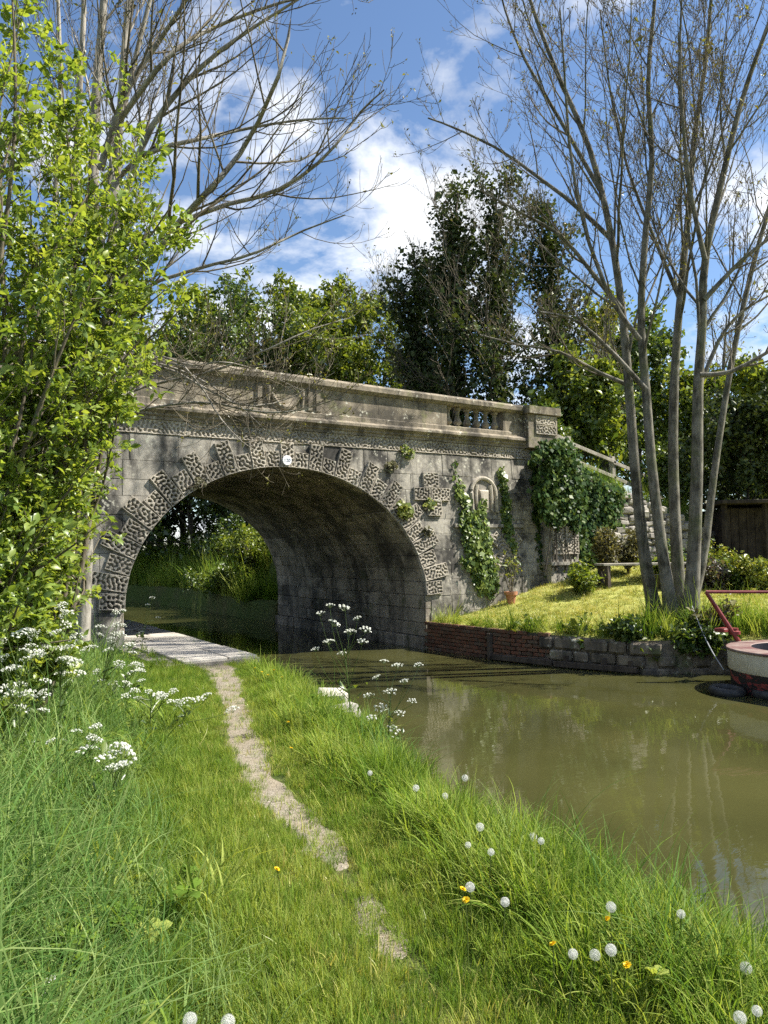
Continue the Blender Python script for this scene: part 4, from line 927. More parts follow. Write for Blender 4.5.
def build_wing_wall():
    rng = np.random.default_rng(8); x0, x1, yf = 14.06, 22.5, 14.0
    top = lambda x: min(3.95, 3.67 - 0.27 * (x - 16))
    root = empty('wing_wall', (16, yf, 1.5), 'sloping grey rubble stone wall behind the bench', 'wall')
    m = MB(); xs = np.linspace(x0, x1, 20); V = []
    for x in xs: zb = float(land(x, 13.8)) - 0.4; V += [(x, yf + 0.05, zb), (x, yf + 0.05, top(x)), (x, yf + 0.5, top(x)), (x, yf + 0.5, zb)]
    m.add(V, [(4 * k + a, 4 * k + 4 + a, 4 * k + 5 + a, 4 * k + 1 + a) for k in range(19) for a in (0, 1, 2)]); core_ = m.build('wall_core', M['mortar'], root)
    z = 0.95
    while z < 3.9:
        h = rng.uniform(0.13, 0.26); x = x0 + rng.uniform(0, 0.2)
        while x < x1:
            L_ = rng.uniform(0.2, 0.52); zz = z + rng.normal(0, 0.03); cx = x + L_ / 2
            if zz + h < top(cx) + 0.12 and zz > float(land(cx, 13.8)) - 0.25:
                ta = rng.normal(0, 0.09); ax = np.array([math.cos(ta), rng.normal(0, 0.05), math.sin(ta)]); ax /= np.linalg.norm(ax); ay = np.array([0, 1.0, 0]); ay = unit(ay - ax * (ay @ ax)); az = np.cross(ax, ay)
                b_ = MB().xbox((cx, yf + 0.04 + rng.uniform(-.035, .03), zz + h / 2), ax, ay, az, L_ / 2 - 0.006, 0.11, h / 2 - 0.006, min(0.04, h * 0.22))
                b_.v = [tuple(np.array(p) + rng.normal(0, 0.010, 3)) for p in b_.v]; b_.build('stone', M['rubble'], core_)
            x += L_
        z += h
build_wing_wall()

def build_fence():
    root = None; pts = []
    for k, x in enumerate(np.arange(14.9, 27.5, 1.9)):
        y = 16.4; pts.append(np.array([x, y, float(land(x, y))]))
    root = empty('post_and_rail_fence', tuple(pts[1]), 'weathered timber post and rail fence along the top of the embankment', 'fence')
    rng = np.random.default_rng(2)
    for p in pts: MB().bar(p - UP * 0.3, p + UP * 1.28 + np.array([rng.normal(0, .02), 0, 0]), 0.15, 0.12, 0.012, (0, 1, 0)).build('post', M['timber'], root)
    for a, b_ in zip(pts[:-1], pts[1:]):
        for h in (0.62, 1.10): MB().bar(a + UP * (h + rng.normal(0, .015)) + np.array([-.05, -0.075, 0]), b_ + UP * (h + rng.normal(0, .015)) + np.array([.05, -0.075, 0]), 0.05, 0.11, 0.008).build('rail', M['timber'], root)
build_fence()

# ------------------------------------------------------------------ garden things
def build_bench():
    a, b_ = ground_hit(608, 586, 12), ground_hit(682, 584, 12); c = (a + b_) / 2; d = unit((b_ - a) * np.array([1, 1, 0])); n = np.array([-d[1], d[0], 0.0]); z0 = float(land(*c[:2])); L_ = 1.15; H = 0.45
    root = empty('garden_bench', (c[0], c[1], z0), 'plain dark timber bench on the lawn behind the ash stems', 'bench')
    for k in range(3): MB().xbox(c * np.array([1, 1, 0]) + UP * (z0 + H) + n * (k - 1) * 0.155, d, n, UP, L_, 0.073, 0.025, 0.006).build('seat_plank', M['timber'], root)
    for s in (-1, 1):
        for t in (-1, 1):
            q = c * np.array([1, 1, 0]) + d * s * (L_ - 0.12) + n * t * 0.16; MB().bar(q + UP * (float(land(*q[:2])) - 0.03), q + UP * (z0 + H - 0.026), 0.11, 0.11, 0.008).build('leg', M['timber_dark'], root)
        q = c * np.array([1, 1, 0]) + d * s * (L_ - 0.12); MB().bar(q - n * 0.2 + UP * (z0 + H - 0.07), q + n * 0.2 + UP * (z0 + H - 0.07), 0.08, 0.085, 0.006).build('cross_rail', M['timber_dark'], root)
    # black bucket at the tree foot
    p = ground_hit(664, 590, 12); MB().lathe((p[0], p[1], float(land(*p[:2]))), [(0.14, 0), (0.16, 0.2), (0.19, 0.33), (0.2, 0.34), (0.17, 0.34), (0.15, 0.1)], 16).build('bucket', M['black'], None, None, True)
    tag(bpy.data.objects['bucket'], 'black plastic bucket standing behind the ash stems on the lawn', 'bucket')
build_bench()
def build_pot():
    p = ground_hit(511, 604, 12); p[2] = float(land(*p[:2])); rng = np.random.default_rng(6)
    root = empty('flower_pot', tuple(p), 'small terracotta pot on the lawn against the bridge wall', 'pot')
    MB().lathe(p, [(0.085, 0), (0.125, 0.2), (0.15, 0.2), (0.155, 0.27), (0.13, 0.27), (0.12, 0.22)], 20).build('pot_body', M['terracotta'], root, None, True)
    MB().lathe(p + UP * 0.215, [(0.122, 0), (0.11, 0.02)], 16).build('soil', M['soil'], root)
    base = p + UP * 0.23; S = [stem_line(base, base + np.array([rng.normal(0, .22), rng.normal(0, .15), rng.uniform(.55, 1.0)]), 0.012, 0.004, 7, 0.4, rng) for _ in range(6)]
    P = np.concatenate([s[0] for s in S]); R = np.concatenate([s[1] for s in S]); l2 = spawn(rng, P, R, 6, 0.3, 0.8, 0.4, 4, 0.1, 0.15, 0.6)
    C = np.vstack([around(rng, l2[0], 5, 0.03)]); plant_thing('potted_shrub', 'sparse yellow green young shrub growing in the terracotta pot', 'shrub', base, wood([(P, R), l2], [5, 3], 0.003), leaves(rng, C, 0.06, 0.3, 0.25, 0.55), 'bark_twig', 'leaf_lime', None, 'stem', 'foliage')
build_pot()
def build_shed():
    c = at(752, 560, 21.5); z0 = float(land(*c[:2])) - 0.1; d = unit(np.array([math.cos(YAW + 0.1), -math.sin(YAW + 0.1), 0])); n = np.array([-d[1], d[0], 0])
    root = empty('garden_shed', (c[0], c[1], z0), 'dark timber garden shed under the evergreen at the right edge', 'shed')
    c = np.array([c[0], c[1], z0]); W, H = 1.6, 1.75
    MB().xbox(c + d * 0.9 + n * 1.2 + UP * H / 2, d, n, UP, W, 1.1, H / 2, 0.01).build('wall', M['shed'], root)
    for k in range(15): MB().xbox(c + d * (-0.62 + k * 0.218) + n * 0.09 + UP * H / 2, d, n, UP, 0.102, 0.014, H / 2 - 0.02, 0.004).build('plank', M['shed'], root)
    for s in (-0.78, 0.3): MB().bar(c + d * s - n * 0.25 + UP * -0.1, c + d * s - n * 0.25 + UP * (H + 0.1), 0.12, 0.12, 0.01).build('post', M['shed'], root)
    MB().xbox(c + d * 0.9 + n * 0.9 + UP * (H + 0.14), d, n, UP, W + 0.25, 1.5, 0.05, 0.01).build('roof', M['shed'], root)
    MB().xbox(c + d * 0.75 + n * 0.05 + UP * 0.95, d, n, UP, 0.3, 0.03, 0.35, 0.01).build('window_frame', M['shed'], root)
build_shed()

# ------------------------------------------------------------------ narrowboat, tyres, mooring line
def build_boat():
    cx, cy, w = 11.15, 6.28, 1.03; DZ = -0.12
    root = empty('canal_boat', (cx, cy - 3, 0), 'moored canal boat with cream band, worn black hull and round stern', 'boat')
    def outline(k=1.0, fl=0.0):
        L_ = [(cx - w * k, cy - 9.0), (cx - w * k, cy - 5), (cx - w * k, cy - 2)]
        A = [(cx - w * k * math.cos(a), cy + w * k * 1.05 * math.sin(a)) for a in np.linspace(0, math.pi, 25)]
        Rr = [(cx + w * k, cy - 2), (cx + w * k, cy - 5), (cx + w * k, cy - 9.0)]
        bow = [(cx + w * k * 0.75, cy - 10.6), (cx + 0.15, cy - 11.8), (cx - 0.15, cy - 11.8), (cx - w * k * 0.75, cy - 10.6)]
        return L_ + A + Rr + bow
    def loft(rings, cap=False):
        m = MB(); n = len(rings[0][0]); V = [(p[0], p[1], z + DZ) for o, z in rings for p in o]
        fs = [(k * n + i, k * n + (i + 1) % n, k * n + n + (i + 1) % n, k * n + n + i) for k in range(len(rings) - 1) for i in range(n)]
        if cap: fs.append(tuple((len(rings) - 1) * n + i for i in range(n)))
        return m.add(V, fs)
    loft([(outline(0.80), -0.5), (outline(0.90), -0.05), (outline(0.965), 0.18), (outline(0.985), 0.42)]).build('hull', M['hull'], root, None, True)
    loft([(outline(0.99), 0.42), (outline(1.0), 0.44), (outline(1.0), 0.70), (outline(0.99), 0.725)]).build('cream_band', M['boat_cream'], root, None, True)
    loft([(outline(1.012), 0.70), (outline(1.02), 0.715), (outline(1.012), 0.735), (outline(0.985), 0.742), (outline(0.70), 0.745), (outline(0.69), 0.735)]).build('gunwale', M['deck_red'], root, None, True)
    loft([(outline(0.69), 0.738), (outline(0.68), 0.45), (outline(0.67), 0.32)], True).build('well', M['interior'], root)
    cab = MB(); cab.add([(cx - .82, cy - 2.6, .7), (cx + .82, cy - 2.6, .7), (cx + .82, cy - 9, .7), (cx - .82, cy - 9, .7), (cx - .7, cy - 2.6, 1.5), (cx + .7, cy - 2.6, 1.5), (cx + .7, cy - 9, 1.5), (cx - .7, cy - 9, 1.5)], [(0, 1, 5, 4), (1, 2, 6, 5), (2, 3, 7, 6), (3, 0, 4, 7), (4, 5, 6, 7)])
    cab.build('cabin', M['boat_cream'], root)
    a, b_, c = at(741, 645, 12.1), at(706, 592, 12.2), at(792, 592, 12.0)
    MB().tube([at(738, 650, 12.1), a, a + (b_ - a) * 0.5, b_ - (b_ - a) * 0.03, b_], [0.04, 0.038, 0.033, 0.03, 0.03], 10).build('swan_neck', M['rail_red'], root, None, True)
    MB().tube([b_, b_ + (c - b_) * 0.03, c], [0.03, 0.026, 0.02], 10).build('tiller', M['rail_red'], root, None, True)
    q = at(735, 648, 12.15); MB().lathe((q[0], q[1], 0.72), [(0.09, 0), (0.09, 0.05), (0.06, 0.06), (0.06, 0.1)], 14).build('rudder_collar', M['rail_red'], root)
    MB().xbox((q[0] - 0.12, q[1] + 0.1, 0.79), (1, 0, 0), (0, 1, 0), UP, 0.13, 0.09, 0.03, 0.01).build('cleat_plate', M['rail_red'], root)
    return root
build_boat()
def build_tyre(px, py, d, label, tilt, R_=0.19, r_=0.062):
    c = at(px, py, d); c[2] = 0.045; m = MB(); nu, nv = 36, 12; V = []
    for i in range(nu):
        a = 2 * math.pi * i / nu
        for j in range(nv):
            q = 2 * math.pi * j / nv; tread = 0.006 * (1 if (i % 2 and abs(q) < 1.2) else 0); rr = R_ + (r_ + tread) * math.cos(q) * 0.9; V.append((rr * math.cos(a), rr * math.sin(a), r_ * 1.05 * math.sin(q)))
    Rm = Matrix.Rotation(tilt, 3, 'X') @ Matrix.Rotation(0.5, 3, 'Z'); V = [tuple(Rm @ Vector(v) + Vector(c)) for v in V]
    m.add(V, [(i * nv + j, ((i + 1) % nu) * nv + j, ((i + 1) % nu) * nv + (j + 1) % nv, i * nv + (j + 1) % nv) for i in range(nu) for j in range(nv)])
    o = m.build('tyre', M['rubber'], None, None, True); tag(o, label, 'tyre', 'tyre fenders')
build_tyre(727, 690, 11.0, 'black tyre floating flat beside the boat stern, the one farther from the picture edge', 0.06)
build_tyre(772, 702, 10.7, 'black tyre fender floating under the boat side at the right picture edge', -0.05)
def build_rope():
    a, b_ = at(692, 606, 13.1), at(724, 670, 11.9); t = np.linspace(0, 1, 14)[:, None]; P = a + (b_ - a) * t; P[:, 2] -= 0.10 * np.sin(t[:, 0] * math.pi)
    o = MB().tube(P, 0.009, 7).build('mooring_rope', M['rope'], None, None, True); tag(o, 'pale mooring rope stretched from the boat to the ash stems', 'rope')
build_rope()

# ------------------------------------------------------------------ ivy
def ivy_patch(name, label, pts, n, lsize, leaf, seed, thick=0.12, stems=6, cat='ivy', nrm=np.array([0, -1.0, 0])):
    """pts: list of (x, z, y, radius) blobs on a wall; leaves hang in overlapping layers in front of it"""
    rng = np.random.default_rng(seed); B = np.array(pts, float); w = B[:, 3] ** 2; k = rng.choice(len(B), n, p=w / w.sum()); a = rng.random(n) * 6.28; r_ = np.sqrt(rng.random(n)) * B[k, 3]
    C = np.stack([B[k, 0] + r_ * np.cos(a), B[k, 2] - np.abs(rng.normal(0, thick, n)) * (1.1 - 0.8 * (r_ / B[k, 3]) ** 2), B[k, 1] + r_ * np.sin(a)], 1)
    ax = unit(np.stack([rng.normal(0, .6, n), rng.normal(-.2, .3, n), -0.9 + rng.normal(0, .4, n)], 1)); nr = unit(nrm + rng.normal(0, 0.45, (n, 3)) + UP * 0.35); sd = unit(np.cross(ax, nr)); nr = np.cross(sd, ax); s = (lsize * np.exp(rng.normal(0, .3, n)))[:, None]
    l, r2, tip = C + ax * s * .35 + sd * s * .48, C + ax * s * .35 - sd * s * .48, C + ax * s
    V = np.stack([C, l, tip, r2], 1).reshape(-1, 3); q = np.arange(n)[:, None] * 4; T = np.concatenate([q + np.array([[0, 2, 1]]), q + np.array([[0, 3, 2]])]); var = np.repeat(np.clip(rng.normal(.5, .28, n), 0, 1), 4)
    lo, hi = B[:, 1].min(), B[:, 1].max(); P = []
    for _ in range(stems):
        i = rng.integers(len(B)); P.append(smooth_path([(B[i, 0] + rng.normal(0, .1), B[i, 2] - 0.02, lo - B[0, 3]), (B[i, 0] + rng.normal(0, .06), B[i, 2] - 0.03, (lo + B[i, 1]) / 2), (B[i, 0], B[i, 2] - 0.03, B[i, 1])], 8))
    P = np.array(P); R = np.repeat(np.linspace(0.018, 0.006, 8)[None], stems, 0); base = (float(B[:, 0].mean()), float(B[:, 2].mean()), float(lo))
    return plant_thing(name, label, cat, base, wood([(P, R)], [5], 0.003), (V, T, var), 'bark_dark', leaf, None, 'stem', 'foliage')
def face_y(z): return FY + 0.075 * max(0, z - 1.0) - 0.02
strand = []
rng = np.random.default_rng(14)
for (x0, z0, x1, z1, r_) in [(10.62, 4.15, 10.72, 3.5, .05), (10.72, 3.6, 10.85, 2.9, .14), (10.85, 2.9, 11.0, 2.2, .24), (11.05, 2.5, 11.25, 1.6, .28), (11.2, 2.1, 11.45, 1.25, .26), (11.32, 3.2, 11.3, 2.4, .12), (11.3, 2.5, 11.35, 1.9, .22), (11.1, 3.0, 11.15, 2.5, .08), (10.9, 1.9, 11.2, 1.3, .2)]:
    for t in np.linspace(0, 1, 7): z = z0 + (z1 - z0) * t; strand.append((x0 + (x1 - x0) * t + rng.normal(0, .03), z, face_y(z), r_ * rng.uniform(.7, 1.15)))
ivy_patch('ivy', 'bright green ivy climbing the bridge wall left of the arched niche', strand, 3600, 0.085, 'leaf_ivy_new', 41, 0.07)
strand = []
for (x0, z0, x1, z1, r_) in [(11.98, 4.0, 12.1, 3.3, .11), (12.08, 3.3, 12.05, 2.6, .13), (12.05, 2.7, 12.2, 2.1, .1)]:
    for t in np.linspace(0, 1, 7): z = z0 + (z1 - z0) * t; strand.append((x0 + (x1 - x0) * t + rng.normal(0, .03), z, face_y(z), r_ * rng.uniform(.7, 1.15)))
ivy_patch('ivy', 'thin ivy strand between the arched niche and the end pier', strand, 700, 0.08, 'leaf_ivy_new', 42, 0.06, 3)
mass = []
for (x0, z0, x1, z1, r_) in [(12.75, 4.5, 13.7, 4.6, .2), (12.8, 4.3, 12.9, 3.0, .2), (13.1, 4.4, 13.2, 2.9, .28), (13.5, 4.4, 13.55, 3.1, .3), (13.9, 4.3, 13.8, 2.75, .28), (14.25, 4.1, 14.1, 2.2, .3), (14.6, 4.0, 14.5, 2.0, .33), (15.0, 3.8, 14.9, 2.5, .3), (15.4, 3.7, 15.3, 2.3, .28), (15.75, 3.6, 15.7, 2.8, .2), (14.2, 2.3, 14.9, 1.8, .25)]:
    for t in np.linspace(0, 1, 7): mass.append((x0 + (x1 - x0) * t + rng.normal(0, .1), z0 + (z1 - z0) * t, PF - 0.02 if x0 < 14 else 13.9, r_ * rng.uniform(.7, 1.1)))
ivy_patch('ivy', 'thick dark glossy ivy smothering the end pier and the start of the rubble wall', mass, 11000, 0.095, 'leaf_ivy', 43, 0.15, 12)
veil = [(13.08 + rng.normal(0, .06), z, FY + 0.1 + 0.02 * z, 0.12) for z in np.linspace(4.2, 1.5, 16)]
ivy_patch('ivy', 'narrow curtain of dark ivy in the shaded corner beside the end pier', veil, 900, 0.085, 'leaf_ivy', 44, 0.06, 3)
strand = [(9.12 + rng.normal(0, .05), 3.0 + rng.normal(0, .06), face_y(3) - 0.08, 0.11) for _ in range(5)]
ivy_patch('wall_fern', 'small tuft of green fern on the carved stones right of the arch', strand, 160, 0.09, 'leaf_lime', 45, 0.07, 2, 'fern')
strand = [(4.62 + rng.normal(0, .04), 3.42 + rng.normal(0, .03), face_y(3.4) - 0.08, 0.07) for _ in range(4)]
ivy_patch('moss_tuft', 'dark moss tuft on a carved stone left of the arch', strand, 160, 0.04, 'leaf_dry', 46, 0.05, 2, 'moss')
for k, (x, z, sz, lab) in enumerate([(9.3, 4.28, .12, 'weed tuft rooted under the cornice above the right haunch'), (8.9, 3.95, .1, 'weed tuft on the plain stones just below the frieze'), (9.85, 3.12, .1, 'weed tuft growing across the foot of the carved cross'), (9.75, 2.55, .09, 'weed tuft on bare ashlar below the carved cross')]):
    ivy_patch('wall_weed', lab, [(x + rng.normal(0, .05), z + rng.normal(0, .04), face_y(z) - 0.03, sz) for _ in range(4)], 110, 0.055, 'leaf_dry' if k % 2 else 'leaf_lime', 50 + k, 0.05, 2, 'weed')

# ------------------------------------------------------------------ garden shrubs
def on_ground(px, py, dmin=10): p = ground_hit(px, py, dmin); p[2] = float(land(*p[:2])); return p
def at_depth(px, d): p = at(px, 560, d); p[2] = float(land(*p[:2])); return p
bush('conifer', 'small bright yellow green dwarf conifer in the flower bed', at_depth(707, 18.5), (0.5, 0.5, 1.05), 'leaf_lime', 5000, 0.06, 61, lobes=12)
bush('shrub', 'purple leaved shrub beside the dwarf conifer', at_depth(716, 17.6), (1.3, 0.9, 0.75), 'leaf_purple', 5000, 0.075, 62)
bush('shrub', 'dark green shrub behind the tiller bar', at_depth(735, 17.4), (1.1, 0.9, 0.7), 'leaf_mid', 4000, 0.075, 63)
bush('shrub', 'yellow green rounded shrub in front of the shed', at_depth(762, 17.2), (1.5, 1.0, 0.9), 'leaf_lime', 5500, 0.07, 64)
bush('shrub', 'bright leafy shrub at the foot of the ivied end pier', at_depth(584, 17.2), (0.6, 0.5, 0.7), 'leaf_spring', 2500, 0.075, 65)
bush('shrub', 'upright brownish shrub against the rubble wall, nearer the ivy', at_depth(608, 18.3), (0.5, 0.4, 1.25), 'leaf_dry', 4200, 0.06, 66, lobes=12)
bush('shrub', 'upright brownish shrub against the rubble wall, left of the ash stems', at_depth(628, 18.6), (0.55, 0.4, 1.15), 'leaf_dry', 4200, 0.06, 67, lobes=12)
bush('shrub', 'low dark shrub against the wall between the ash stems', at_depth(665, 18.2), (1.0, 0.5, 0.9), 'leaf_mid', 3500, 0.07, 68)
bush('bramble', 'leafy bramble hanging over the bank under the ash stems', at(645, 640, 13.2) * np.array([1, 1, 0]) + UP * 0.35, (0.9, 0.5, 0.55), 'leaf_mid', 3800, 0.085, 69, cat='bramble')
bush('bramble', 'green bramble clump on the bank between the ash and the boat', at(704, 636, 12.9) * np.array([1, 1, 0]) + UP * 0.35, (0.9, 0.6, 0.6), 'leaf_mid', 3800, 0.085, 70, cat='bramble')
bush('bramble', 'grey twiggy shrub on the bank just behind the boat stern', at(716, 632, 13.0) * np.array([1, 1, 0]) + UP * 0.6, (0.7, 0.6, 0.6), 'leaf_dry', 1600, 0.07, 71, cat='bramble')
for k, (px, py, lab) in enumerate([(560, 648, 'strap leaved green plant hanging from the bank wall nearest the bricks'), (598, 650, 'fresh green weed on the bank wall left of the ash'), (652, 662, 'lone bright green sprig on the bank wall under the ash'), (535, 640, 'small weed in the last bricks of the bank wall'), (578, 642, 'leafy clump drooping over the stone part of the bank wall'), (622, 640, 'leafy clump spilling over the bank just left of the brambles')]):
    bush('bank_weed', lab, at(px, py, float(np.interp(px, [535, 560, 598, 652], [14.5, 14.2, 13.7, 13.1]))), (0.7, 0.3, 0.35), 'leaf_spring', 500, 0.09, 75 + k, lobes=6, cat='weed')

# ------------------------------------------------------------------ trees behind
def tree_at(px, d, py_top): p = at(px, 560, d); p[2] = float(land(*p[:2])); return p, max(2.0, CAMZ + (552 - py_top) * d / FPX - p[2])
def back_tree(px, d, top, name, label, leaf, seed, **kw): p, h = tree_at(px, d, top); return leafy_tree(name, label, p, h, kw.pop('spread', 0.42), leaf, seed=seed, **kw)
back_tree(222, 46, 285, 'maple_tree', 'yellow green spring tree rising behind the left end of the parapet', 'leaf_spring', 101, n1=22, n2=9, n3=4, per=18, size=0.22, spread=0.45)
back_tree(300, 44, 282, 'maple_tree', 'green tree rising behind the middle of the parapet', 'leaf_spring', 102, n1=24, n2=9, n3=5, per=16, size=0.22, spread=0.42)
back_tree(365, 42, 292, 'maple_tree', 'half leafed twiggy tree left of the ivy clad trees', 'leaf_spring', 103, n1=22, n2=9, n3=5, per=11, size=0.21, spread=0.42)
back_tree(258, 41, 308, 'hawthorn_tree', 'low dense green tree close behind the left half of the parapet', 'leaf_mid', 112, n1=26, n2=9, n3=5, per=14, size=0.2, spread=0.6, lowest=0.1)
back_tree(335, 39, 312, 'hawthorn_tree', 'low dense green tree close behind the right half of the parapet', 'leaf_spring', 113, n1=26, n2=9, n3=5, per=14, size=0.2, spread=0.6, lowest=0.1)
back_tree(610, 36, 300, 'sycamore_tree', 'taller green tree between the dark group and the ash stems', 'leaf_spring', 114, n1=22, n2=9, n3=4, per=8, size=0.2, spread=0.45)
back_tree(150, 44, 330, 'maple_tree', 'green tree behind the bridge end, mostly hidden by the near bush', 'leaf_mid', 104, n1=20, n2=8, n3=4, per=7, size=0.2)
back_tree(592, 25, 362, 'sycamore_tree', 'bright fresh leaved young tree just behind the fence', 'leaf_spring', 105, n1=20, n2=9, n3=4, per=10, size=0.17, spread=0.5)
back_tree(640, 31, 330, 'sycamore_tree', 'mid green tree behind the ash stems', 'leaf_mid', 106, n1=22, n2=9, n3=4, per=10, size=0.19, spread=0.46)
back_tree(705, 29, 385, 'sycamore_tree', 'broad green tree behind the right hand ash stem', 'leaf_spring', 107, n1=24, n2=9, n3=4, per=12, size=0.18, spread=0.55)
back_tree(775, 27, 365, 'sycamore_tree', 'broad green tree at the right picture edge above the evergreen', 'leaf_spring', 108, n1=24, n2=9, n3=4, per=12, size=0.18, spread=0.5)
back_tree(752, 22.5, 405, 'yew_tree', 'dense dark evergreen overhanging the garden shed', 'leaf_dark', 109, n1=26, n2=9, n3=5, per=9, size=0.14, spread=0.6, lowest=0.3)
back_tree(672, 24, 455, 'holly_bush', 'dark green bush behind the wall between the ash stems', 'leaf_mid', 110, n1=18, n2=8, n3=4, per=7, size=0.13, spread=0.6, lowest=0.05)
back_tree(548, 24, 420, 'holly_bush', 'leafy bush beyond the end of the parapet', 'leaf_mid', 111, n1=16, n2=8, n3=4, per=7, size=0.13, spread=0.6, lowest=0.05)

def ivy_tree(px, d, top, ivy_top, label, seed, wide=0.6, lean=(0, 0)):
    rng = np.random.default_rng(seed); p, h = tree_at(px, d, top); hi = CAMZ + (552 - ivy_top) * d / FPX - p[2]
    s = stem_line(p - UP * 0.2, p + np.array([lean[0], lean[1], h * 0.95]), 0.28, 0.04, 12, 0.3, rng); l1 = spawn(rng, *s, 26, 0.25, 0.95, 0.36, 8, up=0.3, wobble=0.10, rr=0.35); l2 = spawn(rng, *l1, 10, 0.15, 0.7, 0.5, 6, up=0.25, wobble=0.12, rr=0.5); l3 = spawn(rng, *l2, 5, 0.15, 0.75, 0.5, 4, up=0.2, wobble=0.14, rr=0.6)
    e = plant_thing('ivy_clad_tree', label, 'tree', p, wood([s, l1], [8, 5], 0.012), None, 'bark_dark', 'leaf_dark', 'ivy clad trees behind the parapet')
    v, f = wood([l2, l3], [3, 3], 0.007); link('twigs', mesh_np('twigs', v, f, True), M['bark_twig'], e)
    n = 5500; t = rng.random(n) ** 0.8; z = t * hi; f_ = np.clip(z / h * 11, 0, 10.99); i = f_.astype(int); w = (f_ - i)[:, None]; ctr = s[0][0][i] * (1 - w) + s[0][0][np.minimum(i + 1, 11)] * w
    a = rng.random(n) * 6.28; lump = 0.6 + 0.55 * np.sin(z * 1.3 + a * 2 + seed) + 0.35 * np.sin(z * 3.1 + a * 3 + seed * 2); rad = wide * np.clip(lump, 0.15, 2) * (1.15 - 0.6 * t) * np.sqrt(rng.random(n)) + 0.15
    C = ctr + np.stack([np.cos(a) * rad, np.sin(a) * rad, rng.normal(0, .1, n)], 1)
    k = l1[0][rng.random(len(l1[0])) < 0.75]; C = np.vstack([C, around(rng, k[:, :6], 330, 0.30, 0.0)])
    lv = leaves(rng, C, 0.18, 0.3, 0.25, 0.7); link('crown', mesh_np('crown', lv[0], np.zeros((0, 4), int), False, lv[2], lv[1]), M['leaf_dark'], e)
ivy_tree(425, 36, 245, 300, 'shorter ivy clad tree at the left of the dark group', 121, 1.3)
ivy_tree(474, 35, 165, 195, 'ivy clad tree with tall dark column above the balustrade', 122, 1.3, (-0.3, 0))
ivy_tree(508, 34, 160, 190, 'ivy clad tree in the middle of the dark group behind the parapet pier', 123, 1.5)
ivy_tree(556, 36, 170, 215, 'ivy clad tree at the right of the dark group, left of the ash', 124, 1.4, (0.4, 0))
def bare_tree(px, d, top, label, seed):
    rng = np.random.default_rng(seed); p, h = tree_at(px, d, top); s = stem_line(p - UP * 0.2, p + UP * h * 0.9, 0.2, 0.03, 12, 0.3, rng); l1 = spawn(rng, *s, 16, 0.25, 0.7, 0.4, 8, up=0.4, wobble=0.09, rr=0.4); l2 = spawn(rng, *l1, 9, 0.15, 0.7, 0.5, 6, up=0.3, wobble=0.12, rr=0.5); l3 = spawn(rng, *l2, 5, 0.15, 0.75, 0.5, 4, up=0.2, wobble=0.14, rr=0.6)
    e = plant_thing('bare_tree', label, 'tree', p, wood([s, l1], [8, 5], 0.012), None, 'bark_ash'); v, f = wood([l2, l3], [3, 3], 0.006); link('twigs', mesh_np('twigs', v, f, True), M['bark_twig'], e)
    lv = leaves(rng, around(rng, l3[0], 1, 0.05), 0.09, 0.3, 0.25, 0.6); link('crown', mesh_np('crown', lv[0], np.zeros((0, 4), int), False, lv[2], lv[1]), M['leaf_bud'], e)
bare_tree(388, 43, 265, 'grey leafless tree between the green trees and the ivy clad ones', 131)
bare_tree(610, 26, 300, 'small bare tree with a forked stem beside the fence', 132)
bare_tree(735, 30, 290, 'thin bare tree behind the ash at the right', 133)
# wood beyond the arch
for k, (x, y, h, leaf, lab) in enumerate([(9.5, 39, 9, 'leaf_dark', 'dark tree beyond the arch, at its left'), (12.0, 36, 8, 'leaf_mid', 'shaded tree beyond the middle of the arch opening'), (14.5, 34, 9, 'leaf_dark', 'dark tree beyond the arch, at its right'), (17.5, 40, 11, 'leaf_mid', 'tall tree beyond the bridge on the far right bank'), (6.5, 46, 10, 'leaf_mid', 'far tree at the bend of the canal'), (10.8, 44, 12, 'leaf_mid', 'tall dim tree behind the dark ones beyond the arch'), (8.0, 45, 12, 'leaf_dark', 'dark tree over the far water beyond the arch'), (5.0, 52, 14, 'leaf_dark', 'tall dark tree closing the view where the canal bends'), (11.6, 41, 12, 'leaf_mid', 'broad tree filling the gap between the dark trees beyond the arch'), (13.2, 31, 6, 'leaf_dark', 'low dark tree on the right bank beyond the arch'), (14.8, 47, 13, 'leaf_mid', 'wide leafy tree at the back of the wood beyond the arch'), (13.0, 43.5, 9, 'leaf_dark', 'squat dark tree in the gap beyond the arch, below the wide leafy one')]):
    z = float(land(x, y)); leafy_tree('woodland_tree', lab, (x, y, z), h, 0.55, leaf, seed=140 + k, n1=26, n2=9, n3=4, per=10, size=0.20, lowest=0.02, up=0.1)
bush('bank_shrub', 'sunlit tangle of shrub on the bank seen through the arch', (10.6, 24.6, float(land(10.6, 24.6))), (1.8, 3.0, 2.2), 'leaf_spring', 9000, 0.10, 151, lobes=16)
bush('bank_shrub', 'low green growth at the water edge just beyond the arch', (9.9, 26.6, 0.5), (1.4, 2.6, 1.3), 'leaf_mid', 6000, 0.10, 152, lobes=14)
bush('bank_shrub', 'shaded bush beyond the arch by the dark trees', (11.5, 30, 1.0), (3.0, 3.0, 2.6), 'leaf_mid', 9000, 0.12, 153, lobes=16)
